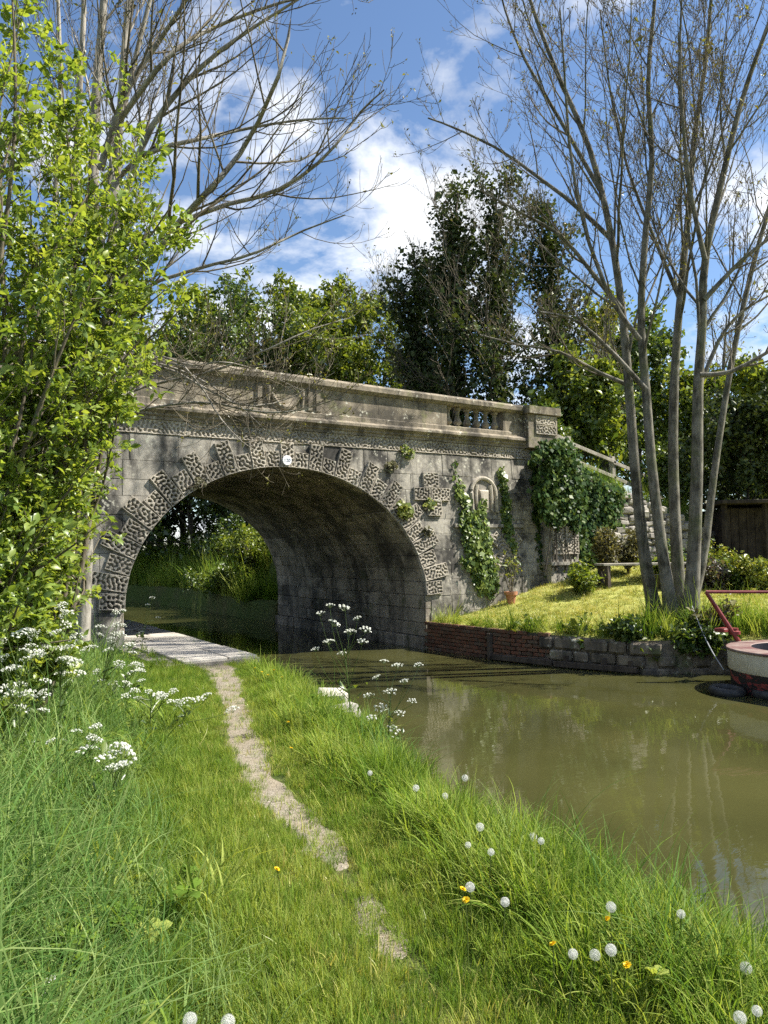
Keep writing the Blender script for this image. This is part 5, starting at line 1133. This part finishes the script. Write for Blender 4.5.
# ------------------------------------------------------------------ grass
def blade_set(rng, n, h, w, spread, droop, K=5, hj=0.3):
    """a tuft of n bent blades as one small mesh"""
    V, Fq, T = [], [], []
    for _ in range(n):
        a = rng.random() * 6.28; r_ = spread * math.sqrt(rng.random()); p = np.array([r_ * math.cos(a), r_ * math.sin(a), -0.01]); L_ = h * math.exp(rng.normal(0, hj))
        az = a + rng.normal(0, 1.0); tilt = abs(rng.normal(0.12, 0.14)); d = np.array([math.cos(az) * math.sin(tilt), math.sin(az) * math.sin(tilt), math.cos(tilt)]); hz = np.array([math.cos(az), math.sin(az), 0]); sd = np.array([-math.sin(az), math.cos(az), 0]); tw = rng.normal(0, .5); sd = sd * math.cos(tw) + hz * math.sin(tw)
        b = droop * rng.uniform(0.3, 1.5); o = len(V); ww = w * rng.uniform(0.6, 1.3)
        for k in range(K):
            t = k / K; V += [p - sd * ww * (1 - t ** 1.6) * 0.5, p + sd * ww * (1 - t ** 1.6) * 0.5]; p = p + d * L_ / K; d = unit(d + hz * b / K - UP * b * t / K)
        V.append(p)
        for k in range(K - 1): q = o + 2 * k; Fq.append((q, q + 1, q + 3, q + 2))
        T.append((o + 2 * K - 2, o + 2 * K - 1, o + 2 * K))
    return mesh_np('grass_tuft', np.array(V), np.array(Fq), True, None, np.array(T))
def rosette(rng, n, size, wide, lift):
    V, Fq, T = [], [], []
    for k in range(n):
        a = k * 2.4 + rng.normal(0, .3); L_ = size * rng.uniform(.6, 1.2); d = np.array([math.cos(a), math.sin(a), 0]); s = np.array([-math.sin(a), math.cos(a), 0]); el = lift * rng.uniform(.5, 1.4); o = len(V); h0 = rng.uniform(0, .5) * size * lift
        for t, w in ((0, .1), (.3, .6), (.6, 1), (.85, .7)):
            c = d * L_ * t * math.cos(el) + UP * (h0 + L_ * (math.sin(el) * t - 0.5 * t * t * .6)); V += [c - s * wide * w * L_, c + s * wide * w * L_ + UP * 0.01]
        V.append(d * L_ * math.cos(el) + UP * (h0 + L_ * (math.sin(el) - .38)))
        for j in range(3): q = o + 2 * j; Fq.append((q, q + 1, q + 3, q + 2))
        T.append((o + 6, o + 7, o + 8))
    return mesh_np('weed_tuft', np.array(V), np.array(Fq), True, None, np.array(T))
def collection(name, meshes, mat):
    c = bpy.data.collections.new(name)
    for k, me in enumerate(meshes): me.materials.append(M[mat]); c.objects.link(bpy.data.objects.new('%s_%02d' % (name, k), me))
    return c, len(meshes)
rg = np.random.default_rng(200)
COL = {'long': collection('tuft_long', [blade_set(rg, 22, 0.40, 0.0095, 0.08, 1.9, 7) for _ in range(7)], 'grass_lush'),
       'broad': collection('tuft_broad', [blade_set(rg, 14, 0.20, 0.013, 0.09, 1.6, 5) for _ in range(5)], 'grass'),
       'mid': collection('tuft_mid', [blade_set(rg, 24, 0.22, 0.0078, 0.07, 1.4, 5) for _ in range(6)], 'grass'),
       'short': collection('tuft_short', [blade_set(rg, 30, 0.08, 0.0052, 0.065, 1.1, 3, 0.35) for _ in range(6)], 'grass'),
       'dry': collection('tuft_dry', [blade_set(rg, 22, 0.055, 0.005, 0.07, 0.8, 3, 0.4) for _ in range(5)], 'grass_dry'),
       'lawn': collection('tuft_lawn', [blade_set(rg, 26, 0.06, 0.011, 0.12, 1.4, 3, 0.4) for _ in range(5)], 'grass_dry'),
       'rough': collection('tuft_rough', [blade_set(rg, 30, 0.45, 0.014, 0.13, 0.9, 5) for _ in range(5)], 'grass'),
       'weed': collection('tuft_weed', [rosette(rg, 9, 0.12, 0.22, 0.6) for _ in range(3)] + [rosette(rg, 14, 0.07, 0.32, 0.9) for _ in range(3)], 'grass')}
def scatter(name, label, P, scl, col, seed=0, tilt=0.12):
    rng = np.random.default_rng(seed); c, n = COL[col]; me = bpy.data.meshes.new(name); me.vertices.add(len(P)); me.vertices.foreach_set('co', np.asarray(P, np.float32).ravel())
    rot = np.stack([rng.normal(0, tilt, len(P)), rng.normal(0, tilt, len(P)), rng.random(len(P)) * 6.28], 1); sv = np.repeat(np.asarray(scl)[:, None], 3, 1) * np.exp(rng.normal(0, .12, (len(P), 3)))
    for nm, tp, k, d in (('rot', 'FLOAT_VECTOR', 'vector', rot), ('scl', 'FLOAT_VECTOR', 'vector', sv)): a = me.attributes.new(nm, tp, 'POINT'); a.data.foreach_set(k, d.astype(np.float32).ravel())
    a = me.attributes.new('idx', 'INT', 'POINT'); a.data.foreach_set('value', rng.integers(0, n, len(P)).astype(np.int32))
    o = bpy.data.objects.new(name, me); ROOT.objects.link(o); tag(o, label, 'grass', kind='stuff')
    g = bpy.data.node_groups.new(name, 'GeometryNodeTree'); g.interface.new_socket('Geometry', in_out='INPUT', socket_type='NodeSocketGeometry'); g.interface.new_socket('Geometry', in_out='OUTPUT', socket_type='NodeSocketGeometry')
    N, L = g.nodes, g.links; i, u_ = N.new('NodeGroupInput'), N.new('NodeGroupOutput'); ip = N.new('GeometryNodeInstanceOnPoints'); ci = N.new('GeometryNodeCollectionInfo'); ci.inputs['Collection'].default_value = c; ci.inputs['Separate Children'].default_value = True; ci.inputs['Reset Children'].default_value = True
    def na(nm, t): q = N.new('GeometryNodeInputNamedAttribute'); q.data_type = t; q.inputs['Name'].default_value = nm; return q.outputs['Attribute']
    L.new(i.outputs[0], ip.inputs['Points']); L.new(ci.outputs[0], ip.inputs['Instance']); ip.inputs['Pick Instance'].default_value = True
    L.new(na('idx', 'INT'), ip.inputs['Instance Index']); L.new(na('rot', 'FLOAT_VECTOR'), ip.inputs['Rotation']); L.new(na('scl', 'FLOAT_VECTOR'), ip.inputs['Scale']); L.new(ip.outputs[0], u_.inputs[0])
    md = o.modifiers.new('scatter', 'NODES'); md.node_group = g; return o
def sample(rng, n, x0, x1, y0, y1, keep):
    x, y = rng.uniform(x0, x1, n), rng.uniform(y0, y1, n); k = rng.random(n) < keep(x, y); x, y = x[k], y[k]; return np.stack([x, y, land(x, y)], 1)
def nz(x, y, s=1.0): return 0.5 + 0.5 * wob(x + 3.3, y - 1.7, s)
rg = np.random.default_rng(201)
dl = lambda x, y: path_x(y) - x       # metres left of the path
dr = lambda x, y: x - path_x(y)
far = lambda x, y: np.clip(1.15 - np.hypot(x, y) / 14, 0.25, 1)
lefty = lambda x, y: sst(0.55, 1.15, dl(x, y) + 0.35 * (nz(x, y, 1.3) - .5) - 0.25 * sst(6, 10, y))
P = sample(rg, 16000, -4.5, 3.6, 0.5, 13.3, lambda x, y: lefty(x, y) * far(x, y) * (x < 3.0)); scatter('tall_grass', 'long lush grass on the left of the towpath', P, (0.46 + 0.68 * sst(0.7, 1.8, dl(P[:, 0], P[:, 1])) * (0.35 + 0.95 * nz(P[:, 0], P[:, 1], .9))) * rg.uniform(.7, 1.25, len(P)), 'long', 1, 0.2)
P = sample(rg, 6500, -4.0, 3.0, 0.6, 12, lambda x, y: lefty(x, y) * far(x, y) * (nz(x, y, 1.8) > .4)); scatter('broad_grass', 'broad bladed pale grass and weeds on the left bank', P, 0.6 + 0.7 * rg.random(len(P)), 'broad', 13, 0.25)
P = sample(rg, 3200, 1.8, 4.8, 0.6, 11, lambda x, y: (x < near_bank(y)) * sst(.4, .8, x - path_x(y)) * far(x, y)); scatter('bank_broad_grass', 'broad bladed pale grass and weeds on the near bank by the water', P, 0.55 + 0.6 * rg.random(len(P)), 'broad', 14, 0.25)
edge = lambda x, y: (x < near_bank(y) + 0.0)
P = sample(rg, 14000, 1.6, 4.9, 0.6, 11.2, lambda x, y: edge(x, y) * sst(0.35, 0.75, dr(x, y) + .25 * (nz(x, y, 1.7) - .5)) * far(x, y)); scatter('bank_grass', 'fresh green grass between the towpath and the water', P, 0.75 + 0.55 * nz(P[:, 0], P[:, 1], 1.1), 'mid', 2, 0.15)
P = sample(rg, 3800, 1.6, 4.9, 0.6, 11.2, lambda x, y: edge(x, y) * sst(0.6, 1.1, dr(x, y)) * far(x, y) * (0.25 + nz(x, y, .9))); scatter('bank_tall_grass', 'tall grass along the water edge of the near bank', P, 0.45 + 0.45 * nz(P[:, 0], P[:, 1], 1.6), 'long', 3, 0.2)
pw = lambda y: np.interp(y, [0, 2.0, 3.4, 5.5, 8, 12], [0.06, 0.07, 0.11, 0.17, 0.17, 0.30])
bare = lambda x, y: sst(0.55, 1.25, np.abs(x - path_x(y)) / pw(y) + .5 * (nz(x, y, 3.1) - .5)) + 0.7 * sst(4.6, 3.0, y) * (nz(x, y, 2.9) > .33) + 0.12
P = sample(rg, 42000, -0.4, 4.6, 0.8, 11.4, lambda x, y: edge(x, y) * bare(x, y) * sst(1.7, 0.9, dl(x, y)) * sst(1.3, .8, dr(x, y)) * far(x, y)); scatter('short_grass', 'short trodden grass beside the towpath', P, 0.65 + 0.6 * nz(P[:, 0], P[:, 1], 1.9) * sst(.15, .5, np.abs(P[:, 0] - path_x(P[:, 1]))), 'short', 4, 0.2)
P = sample(rg, 9000, 0.6, 3.4, 0.8, 11.0, lambda x, y: edge(x, y) * bare(x, y) * sst(.6, .2, np.abs(x - path_x(y)) - 0.1) * .35 * far(x, y)); scatter('dry_grass', 'dry yellowish grass on the towpath edges', P, 0.6 + 0.6 * rg.random(len(P)), 'dry', 5, 0.3)
P = sample(rg, 7000, -3.0, 4.8, 0.8, 12.5, lambda x, y: edge(x, y) * (sst(.5, .9, dr(x, y)) + sst(.7, 1.2, dl(x, y))) * (nz(x, y, 1.4) > .45) * far(x, y)); P[:, 2] += 0.02 + 0.12 * rg.random(len(P)); scatter('bank_weeds', 'broad leaved weeds among the bank grass', P, 0.45 + 0.5 * rg.random(len(P)), 'weed', 6, 0.25)
lawn_ok = lambda x, y: (x > far_bank(y) + 0.02) * (y < 13.62)
P = sample(rg, 14000, 9.6, 24, 6.0, 13.9, lambda x, y: lawn_ok(x, y) * np.clip(1.3 - np.hypot(x, y) / 40, .3, 1)); scatter('lawn_grass', 'sunlit yellow green mown lawn on the far bank', P, 0.55 + 0.5 * nz(P[:, 0], P[:, 1], .7), 'lawn', 7, 0.2)
P = sample(rg, 1500, 10.4, 15, 4.0, 9.6, lambda x, y: (x > far_bank(y) + .03) * sst(1.6, .4, x - far_bank(y)) * (y < 9)); scatter('mooring_grass', 'tall bright grass on the bank behind the boat', P, 0.6 + 0.6 * rg.random(len(P)), 'rough', 8, 0.15)
P = sample(rg, 700, 9.6, 11.5, 8.8, 13.5, lambda x, y: (x > far_bank(y)) * (x < far_bank(y) + .12)); scatter('lawn_edge_grass', 'grass fringe hanging over the bank wall', P, 0.4 + 0.5 * rg.random(len(P)), 'rough', 9, 0.35)
P = sample(rg, 4200, 13.8, 34, 14.4, 24, lambda x, y: np.clip(1.2 - x / 40, .2, 1)); scatter('embankment_grass', 'rough grass on the road embankment', P, 0.4 + 0.5 * rg.random(len(P)), 'rough', 10, 0.2)
P = sample(rg, 3000, 5, 20, 21.8, 40, lambda x, y: (x > far_bank(y)) * sst(9, 1, x - far_bank(y))); scatter('far_bank_grass', 'rank grass on the far bank beyond the arch', P, 1.0 + 1.1 * rg.random(len(P)), 'rough', 11, 0.2)
P = sample(rg, 120, 3.2, 4.6, 11.2, 13.6, lambda x, y: (x > 4.35) * 1.0 + (x < 3.35)); P[:, 2] += .04; scatter('paving_grass', 'grass tufts in the joints of the stone paving', P, 0.6 + .8 * rg.random(len(P)), 'short', 12, 0.3)

# ------------------------------------------------------------------ flowers
def florets(rng, C, N_, size):
    """little five-sided white flowers at C facing N_"""
    n = len(C); a = unit(np.cross(N_, rng.normal(size=(n, 3)))); b_ = np.cross(N_, a); ang = np.arange(5) * 2 * math.pi / 5; s = (size * rng.uniform(.7, 1.3, n))[:, None, None]
    ring = C[:, None] + s * (a[:, None] * np.cos(ang)[None, :, None] + b_[:, None] * np.sin(ang)[None, :, None]) + (N_ * s[:, 0] * .25)[:, None]
    V = np.concatenate([C[:, None], ring], 1).reshape(-1, 3); q = np.arange(n)[:, None, None] * 6; t = np.array([[0, 1 + k, 1 + (k + 1) % 5] for k in range(5)])[None]
    return V, (q + t).reshape(-1, 3), np.repeat(rng.random(n), 6)
def cow_parsley(label, base, heads, seed, usize=0.06, nr=11, thin=1.0):
    """heads: world points of the umbels; stalks branch from one hollow stem"""
    rng = np.random.default_rng(seed); base = np.array(base, float); base[2] = float(land(base[0], base[1])) if base[0] < near_bank(base[1]) else base[2]
    e = empty('cow_parsley', tuple(base), label, 'flower', 'cow parsley'); H = np.array(heads, float); ctr = H.mean(0); m = MB()
    spine = smooth_path([base - UP * .03, base + (ctr - base) * np.array([.3, .3, .45]), base + (ctr - base) * np.array([.7, .7, .8])], 9); m.tube(spine, np.linspace(.006, .004, 9) * thin, 5)
    for h in H:
        k = rng.integers(3, 9); s = spine[k]; mid = s + (h - s) * np.array([.55, .55, .45]) + rng.normal(0, .015, 3); m.tube(smooth_path([s, mid, h - UP * usize * .8], 7), np.linspace(.0035, .002, 7) * thin, 4)
    st = m.build('stem', M['stem'], e); a_ = st.data.attributes.new('var', 'FLOAT', 'POINT'); a_.data.foreach_set('value', np.full(len(st.data.vertices), .4, np.float32))
    lc = around(rng, spine[None, :6], 26, 0.07); lv = leaves(rng, lc, 0.06, .3, .2, .5); link('leaf_spray', mesh_np('leaf_spray', lv[0], np.zeros((0, 4), int), False, lv[2], lv[1]), M['leaf_mid'], e)['kind'] = 'stuff'
    for h in H:
        us = usize * rng.uniform(.7, 1.25); ax = unit(UP + rng.normal(0, .25, 3)); a = unit(np.cross(ax, rng.normal(size=3))); b_ = np.cross(ax, a); root = h - ax * us * .8; C, Nn = [], []; rays = MB()
        for r_ in range(nr):
            q = r_ * 2.4; rad = us * math.sqrt((r_ + .5) / nr); c = h + (a * math.cos(q) + b_ * math.sin(q)) * rad - ax * rad * rad / us * .35; rays.tube([root, c], [.0012, .0009], 3, False)
            for _ in range(12): d = unit(ax + rng.normal(0, .7, 3)); C.append(c + d * us * .17); Nn.append(d)
        V, T, A = florets(rng, np.array(C), np.array(Nn), us * .09); um = link('umbel', mesh_np('umbel', V, np.zeros((0, 4), int), False, A, T), M['petal_white'], e)
        ry = rays.build('rays', M['stem'], um); a_ = ry.data.attributes.new('var', 'FLOAT', 'POINT'); a_.data.foreach_set('value', np.full(len(ry.data.vertices), .5, np.float32))
rf = np.random.default_rng(300)
def heads(pxs, d, dj=0.12): return [at(x, y, d + rf.normal(0, dj)) for x, y in pxs]
cow_parsley('tall cow parsley against the dark arch at the water edge', at(352, 748, 6.9), heads([(320, 612), (328, 640), (336, 622), (345, 606), (350, 630), (357, 617), (362, 640), (315, 648), (342, 652), (330, 604), (366, 628)], 6.9), 301, .05, 9)
cow_parsley('cow parsley with many white heads right of the tallest one, over the water', at(388, 752, 6.4), heads([(384, 660), (398, 664), (404, 680), (376, 676), (390, 690), (412, 700), (380, 706), (400, 712), (368, 694), (418, 664), (394, 728), (372, 716)], 6.4), 302, .05, 9)
cow_parsley('thin cow parsley stalk in front of the arch beside the left jamb', at(140, 650, 11.8), heads([(152, 597), (148, 604), (158, 617), (140, 632)], 11.8), 303, .045, 7)
groups_l = [('dense white cow parsley at the foot of the left bridge wall', (60, 690, 5.9), 12, 24, 26, 62, 640), ('white cow parsley in front of the left bridge jamb', (100, 680, 7.6), 10, 14, 20, 104, 634), ('cow parsley under the bush, white heads at the left picture edge', (22, 740, 5.4), 7, 14, 18, 24, 690), ('cow parsley spilling over the tall grass towards the towpath', (150, 730, 6.6), 9, 26, 16, 150, 690),
            ('cow parsley in the tall grass below the bush', (92, 770, 5.2), 6, 20, 14, 92, 740), ('loose cow parsley nearest the towpath on the left', (180, 740, 6.9), 5, 18, 16, 186, 706), ('cow parsley half hidden in grass in the middle of the left bank', (112, 800, 4.7), 5, 14, 14, 112, 760), ('cow parsley by the hedge, partly behind the bush leaves', (20, 700, 5.2), 10, 20, 24, 20, 650), ('cow parsley between the bush and the bridge wall', (125, 690, 8.0), 8, 18, 18, 126, 668), ('small white cow parsley head low in the near left grass', (55, 1010, 2.6), 3, 12, 8, 55, 985)]
for k, (lab, (bx, by, d), n, sx, sy, cx, cy) in enumerate(groups_l): cow_parsley(lab, at(bx, by, d), heads([(cx + rf.normal(0, sx), cy + rf.normal(0, sy * .7)) for _ in range(int(n * 1.5))], d), 310 + k, .052 if d > 4 else .032, 11)

def clock_meshes():
    rng = np.random.default_rng(400); n = 170; k = np.arange(n) + .5; ph = np.arccos(1 - 2 * k / n); th = math.pi * (1 + 5 ** .5) * k; D = np.stack([np.cos(th) * np.sin(ph), np.sin(th) * np.sin(ph), np.cos(ph)], 1); V, T = [], []
    R_ = 0.0165
    for d in D:
        a = unit(np.cross(d, rng.normal(size=3))); b_ = np.cross(d, a); o = len(V); V += [d * .002 + a * .00018, d * .002 - a * .00018, d * R_ * .86]; T.append((o, o + 1, o + 2))
        for q in range(7):
            g = q * 2 * math.pi / 7 + rng.random() * .4; e1 = a * math.cos(g) + b_ * math.sin(g); s = np.cross(d, e1); c = d * R_ * .86; tip = c + e1 * .0062 * rng.uniform(.7, 1.2) + d * .0034; o = len(V); V += [c - s * .00020, c + s * .00020, tip]; T.append((o, o + 1, o + 2))
    return mesh_np('seed_head', np.array(V), np.zeros((0, 4), int), False, np.full(len(V), .5), np.array(T))
CLOCK = clock_meshes(); CLOCK.materials.append(M['pappus'])
def flower_meshes():
    rng = np.random.default_rng(401); V, T = [], []
    for ring, (n, L_, el) in enumerate(((20, .017, .15), (16, .014, .5), (12, .010, .95), (7, .006, 1.3))):
        for k in range(n):
            a = k * 2 * math.pi / n + ring * .2 + rng.normal(0, .08); d = np.array([math.cos(a) * math.cos(el), math.sin(a) * math.cos(el), math.sin(el)]); s = np.array([-math.sin(a), math.cos(a), 0]); o = len(V); w = .0022; l = L_ * rng.uniform(.85, 1.1)
            V += [np.zeros(3) - s * w * .5, s * w * .5, d * l + s * w, d * l - s * w]; T += [(o, o + 1, o + 2), (o, o + 2, o + 3)]
    return mesh_np('petals', np.array(V), np.zeros((0, 4), int), False, np.random.default_rng(3).random(len(V)), np.array(T))
PETAL = flower_meshes(); PETAL.materials.append(M['petal_yellow'])
def dandelion(px, py, label, kind='clock', dz=None, scale=1.0):
    dz = dz or (0.24 + 0.05 * math.sin(px)); g = on_z(px, py, 0.5 + dz); z0 = float(land(g[0], g[1])); base = np.array([g[0] + .02 * math.sin(py), g[1] + .02, z0])
    e = empty('dandelion_clock' if kind == 'clock' else 'dandelion', tuple(base), label, 'flower', 'dandelion clocks' if kind == 'clock' else 'yellow dandelions'); top = g
    st = MB().tube(smooth_path([base - UP * .02, (base + top) / 2 + np.array([.01, .01, 0]), top], 7), .0022, 5).build('stem', M['stem'], e); a_ = st.data.attributes.new('var', 'FLOAT', 'POINT'); a_.data.foreach_set('value', np.full(len(st.data.vertices), .6, np.float32))
    o = bpy.data.objects.new('seed_head' if kind == 'clock' else 'petals', CLOCK if kind == 'clock' else PETAL); ROOT.objects.link(o); o.parent = e; o.location = Vector(top - base); o.scale = (scale,) * 3; o.rotation_euler = (px * .7 % 1 - .5, py * .3 % 1 - .5, px)
CK = [(416, 788, 'dandelion clock, the one nearest the cow parsley on the bank'), (445, 796, 'dandelion clock just right of the one nearest the cow parsley'), (465, 778, 'dandelion clock highest up the bank against the water'), (480, 827, 'larger dandelion clock in mid bank, above two others'), (468, 845, 'dandelion clock at the left of the mid bank trio'), (491, 852, 'dandelion clock at the right of the mid bank trio'), (533, 837, 'left one of the touching pair of dandelion clocks'), (541, 841, 'right one of the touching pair of dandelion clocks'),
      (470, 887, 'dandelion clock beside the two small yellow dandelions'), (505, 902, 'ragged dandelion clock alone near the towpath edge'), (611, 907, 'dandelion clock just above a yellow dandelion at mid right'), (681, 914, 'dandelion clock alone in the tall grass at the right'), (573, 954, 'leftmost of the row of three dandelion clocks'), (595, 955, 'middle one of the row of three dandelion clocks'), (611, 950, 'rightmost of the row of three dandelion clocks'), (746, 968, 'big dandelion clock near the right picture edge'),
      (757, 1011, 'dandelion clock in the bottom right picture corner, upper one'), (740, 1018, 'dandelion clock in the bottom right picture corner, lower one'), (370, 773, 'dandelion clock closest to the path on the upper bank'), (190, 1020, 'left one of two dandelion clocks at the bottom picture edge'), (228, 1022, 'right one of two dandelion clocks at the bottom picture edge')]
for px, py, lab in CK: dandelion(px, py, lab, 'clock', None, 1.0 + 0.18 * math.sin(px * 1.3))
for px, py, lab in [(463, 889, 'upper of two yellow dandelions beside a seed head'), (466, 900, 'lower of two yellow dandelions beside a seed head'), (607, 919, 'yellow dandelion directly below a seed head at mid right'), (553, 944, 'yellow dandelion left of the row of three seed heads'), (627, 965, 'yellow dandelion right of the row of three seed heads'), (277, 869, 'lone yellow dandelion in the short grass left of the path'), (288, 722, 'yellow dandelion on the far part of the bank by the path bend'), (291, 748, 'yellow dandelion just below another by the path bend')]: dandelion(px, py, lab, 'yellow', 0.14 if px < 300 else None, 0.85)
for k, (px, py) in enumerate([(262, 672), (268, 675), (274, 670), (282, 677), (255, 668)]): dandelion(px, py, ['yellow buttercup leftmost in the patch near the paving', 'yellow buttercup second from the left in the patch near the paving', 'yellow buttercup in the middle of the patch near the paving', 'yellow buttercup at the right end of the patch near the paving', 'yellow buttercup closest to the stone paving'][k], 'yellow', 0.18, 0.8)

# edging stones showing through the grass at the water
def edging():
    rng = np.random.default_rng(9)
    for (px, py, L_, lab) in [(331, 692, .34, 'weathered pale edging stone at the water beside the cow parsley, the farther one'), (341, 708, .26, 'rough pale edging stone at the water beside the cow parsley, the nearer one')]:
        p = on_z(px, py, 0.56); m = MB().xbox(p - UP * .1, unit(np.array([.3, 1, 0.0])), unit(np.array([-1, .3, 0.0])), UP, L_ * .5, .17, .13, .05)
        m.v = [tuple(np.array(v) + rng.normal(0, .012, 3)) for v in m.v]; o = m.build('edging_stone', M['slab']); tag(o, lab, 'stone')
edging()
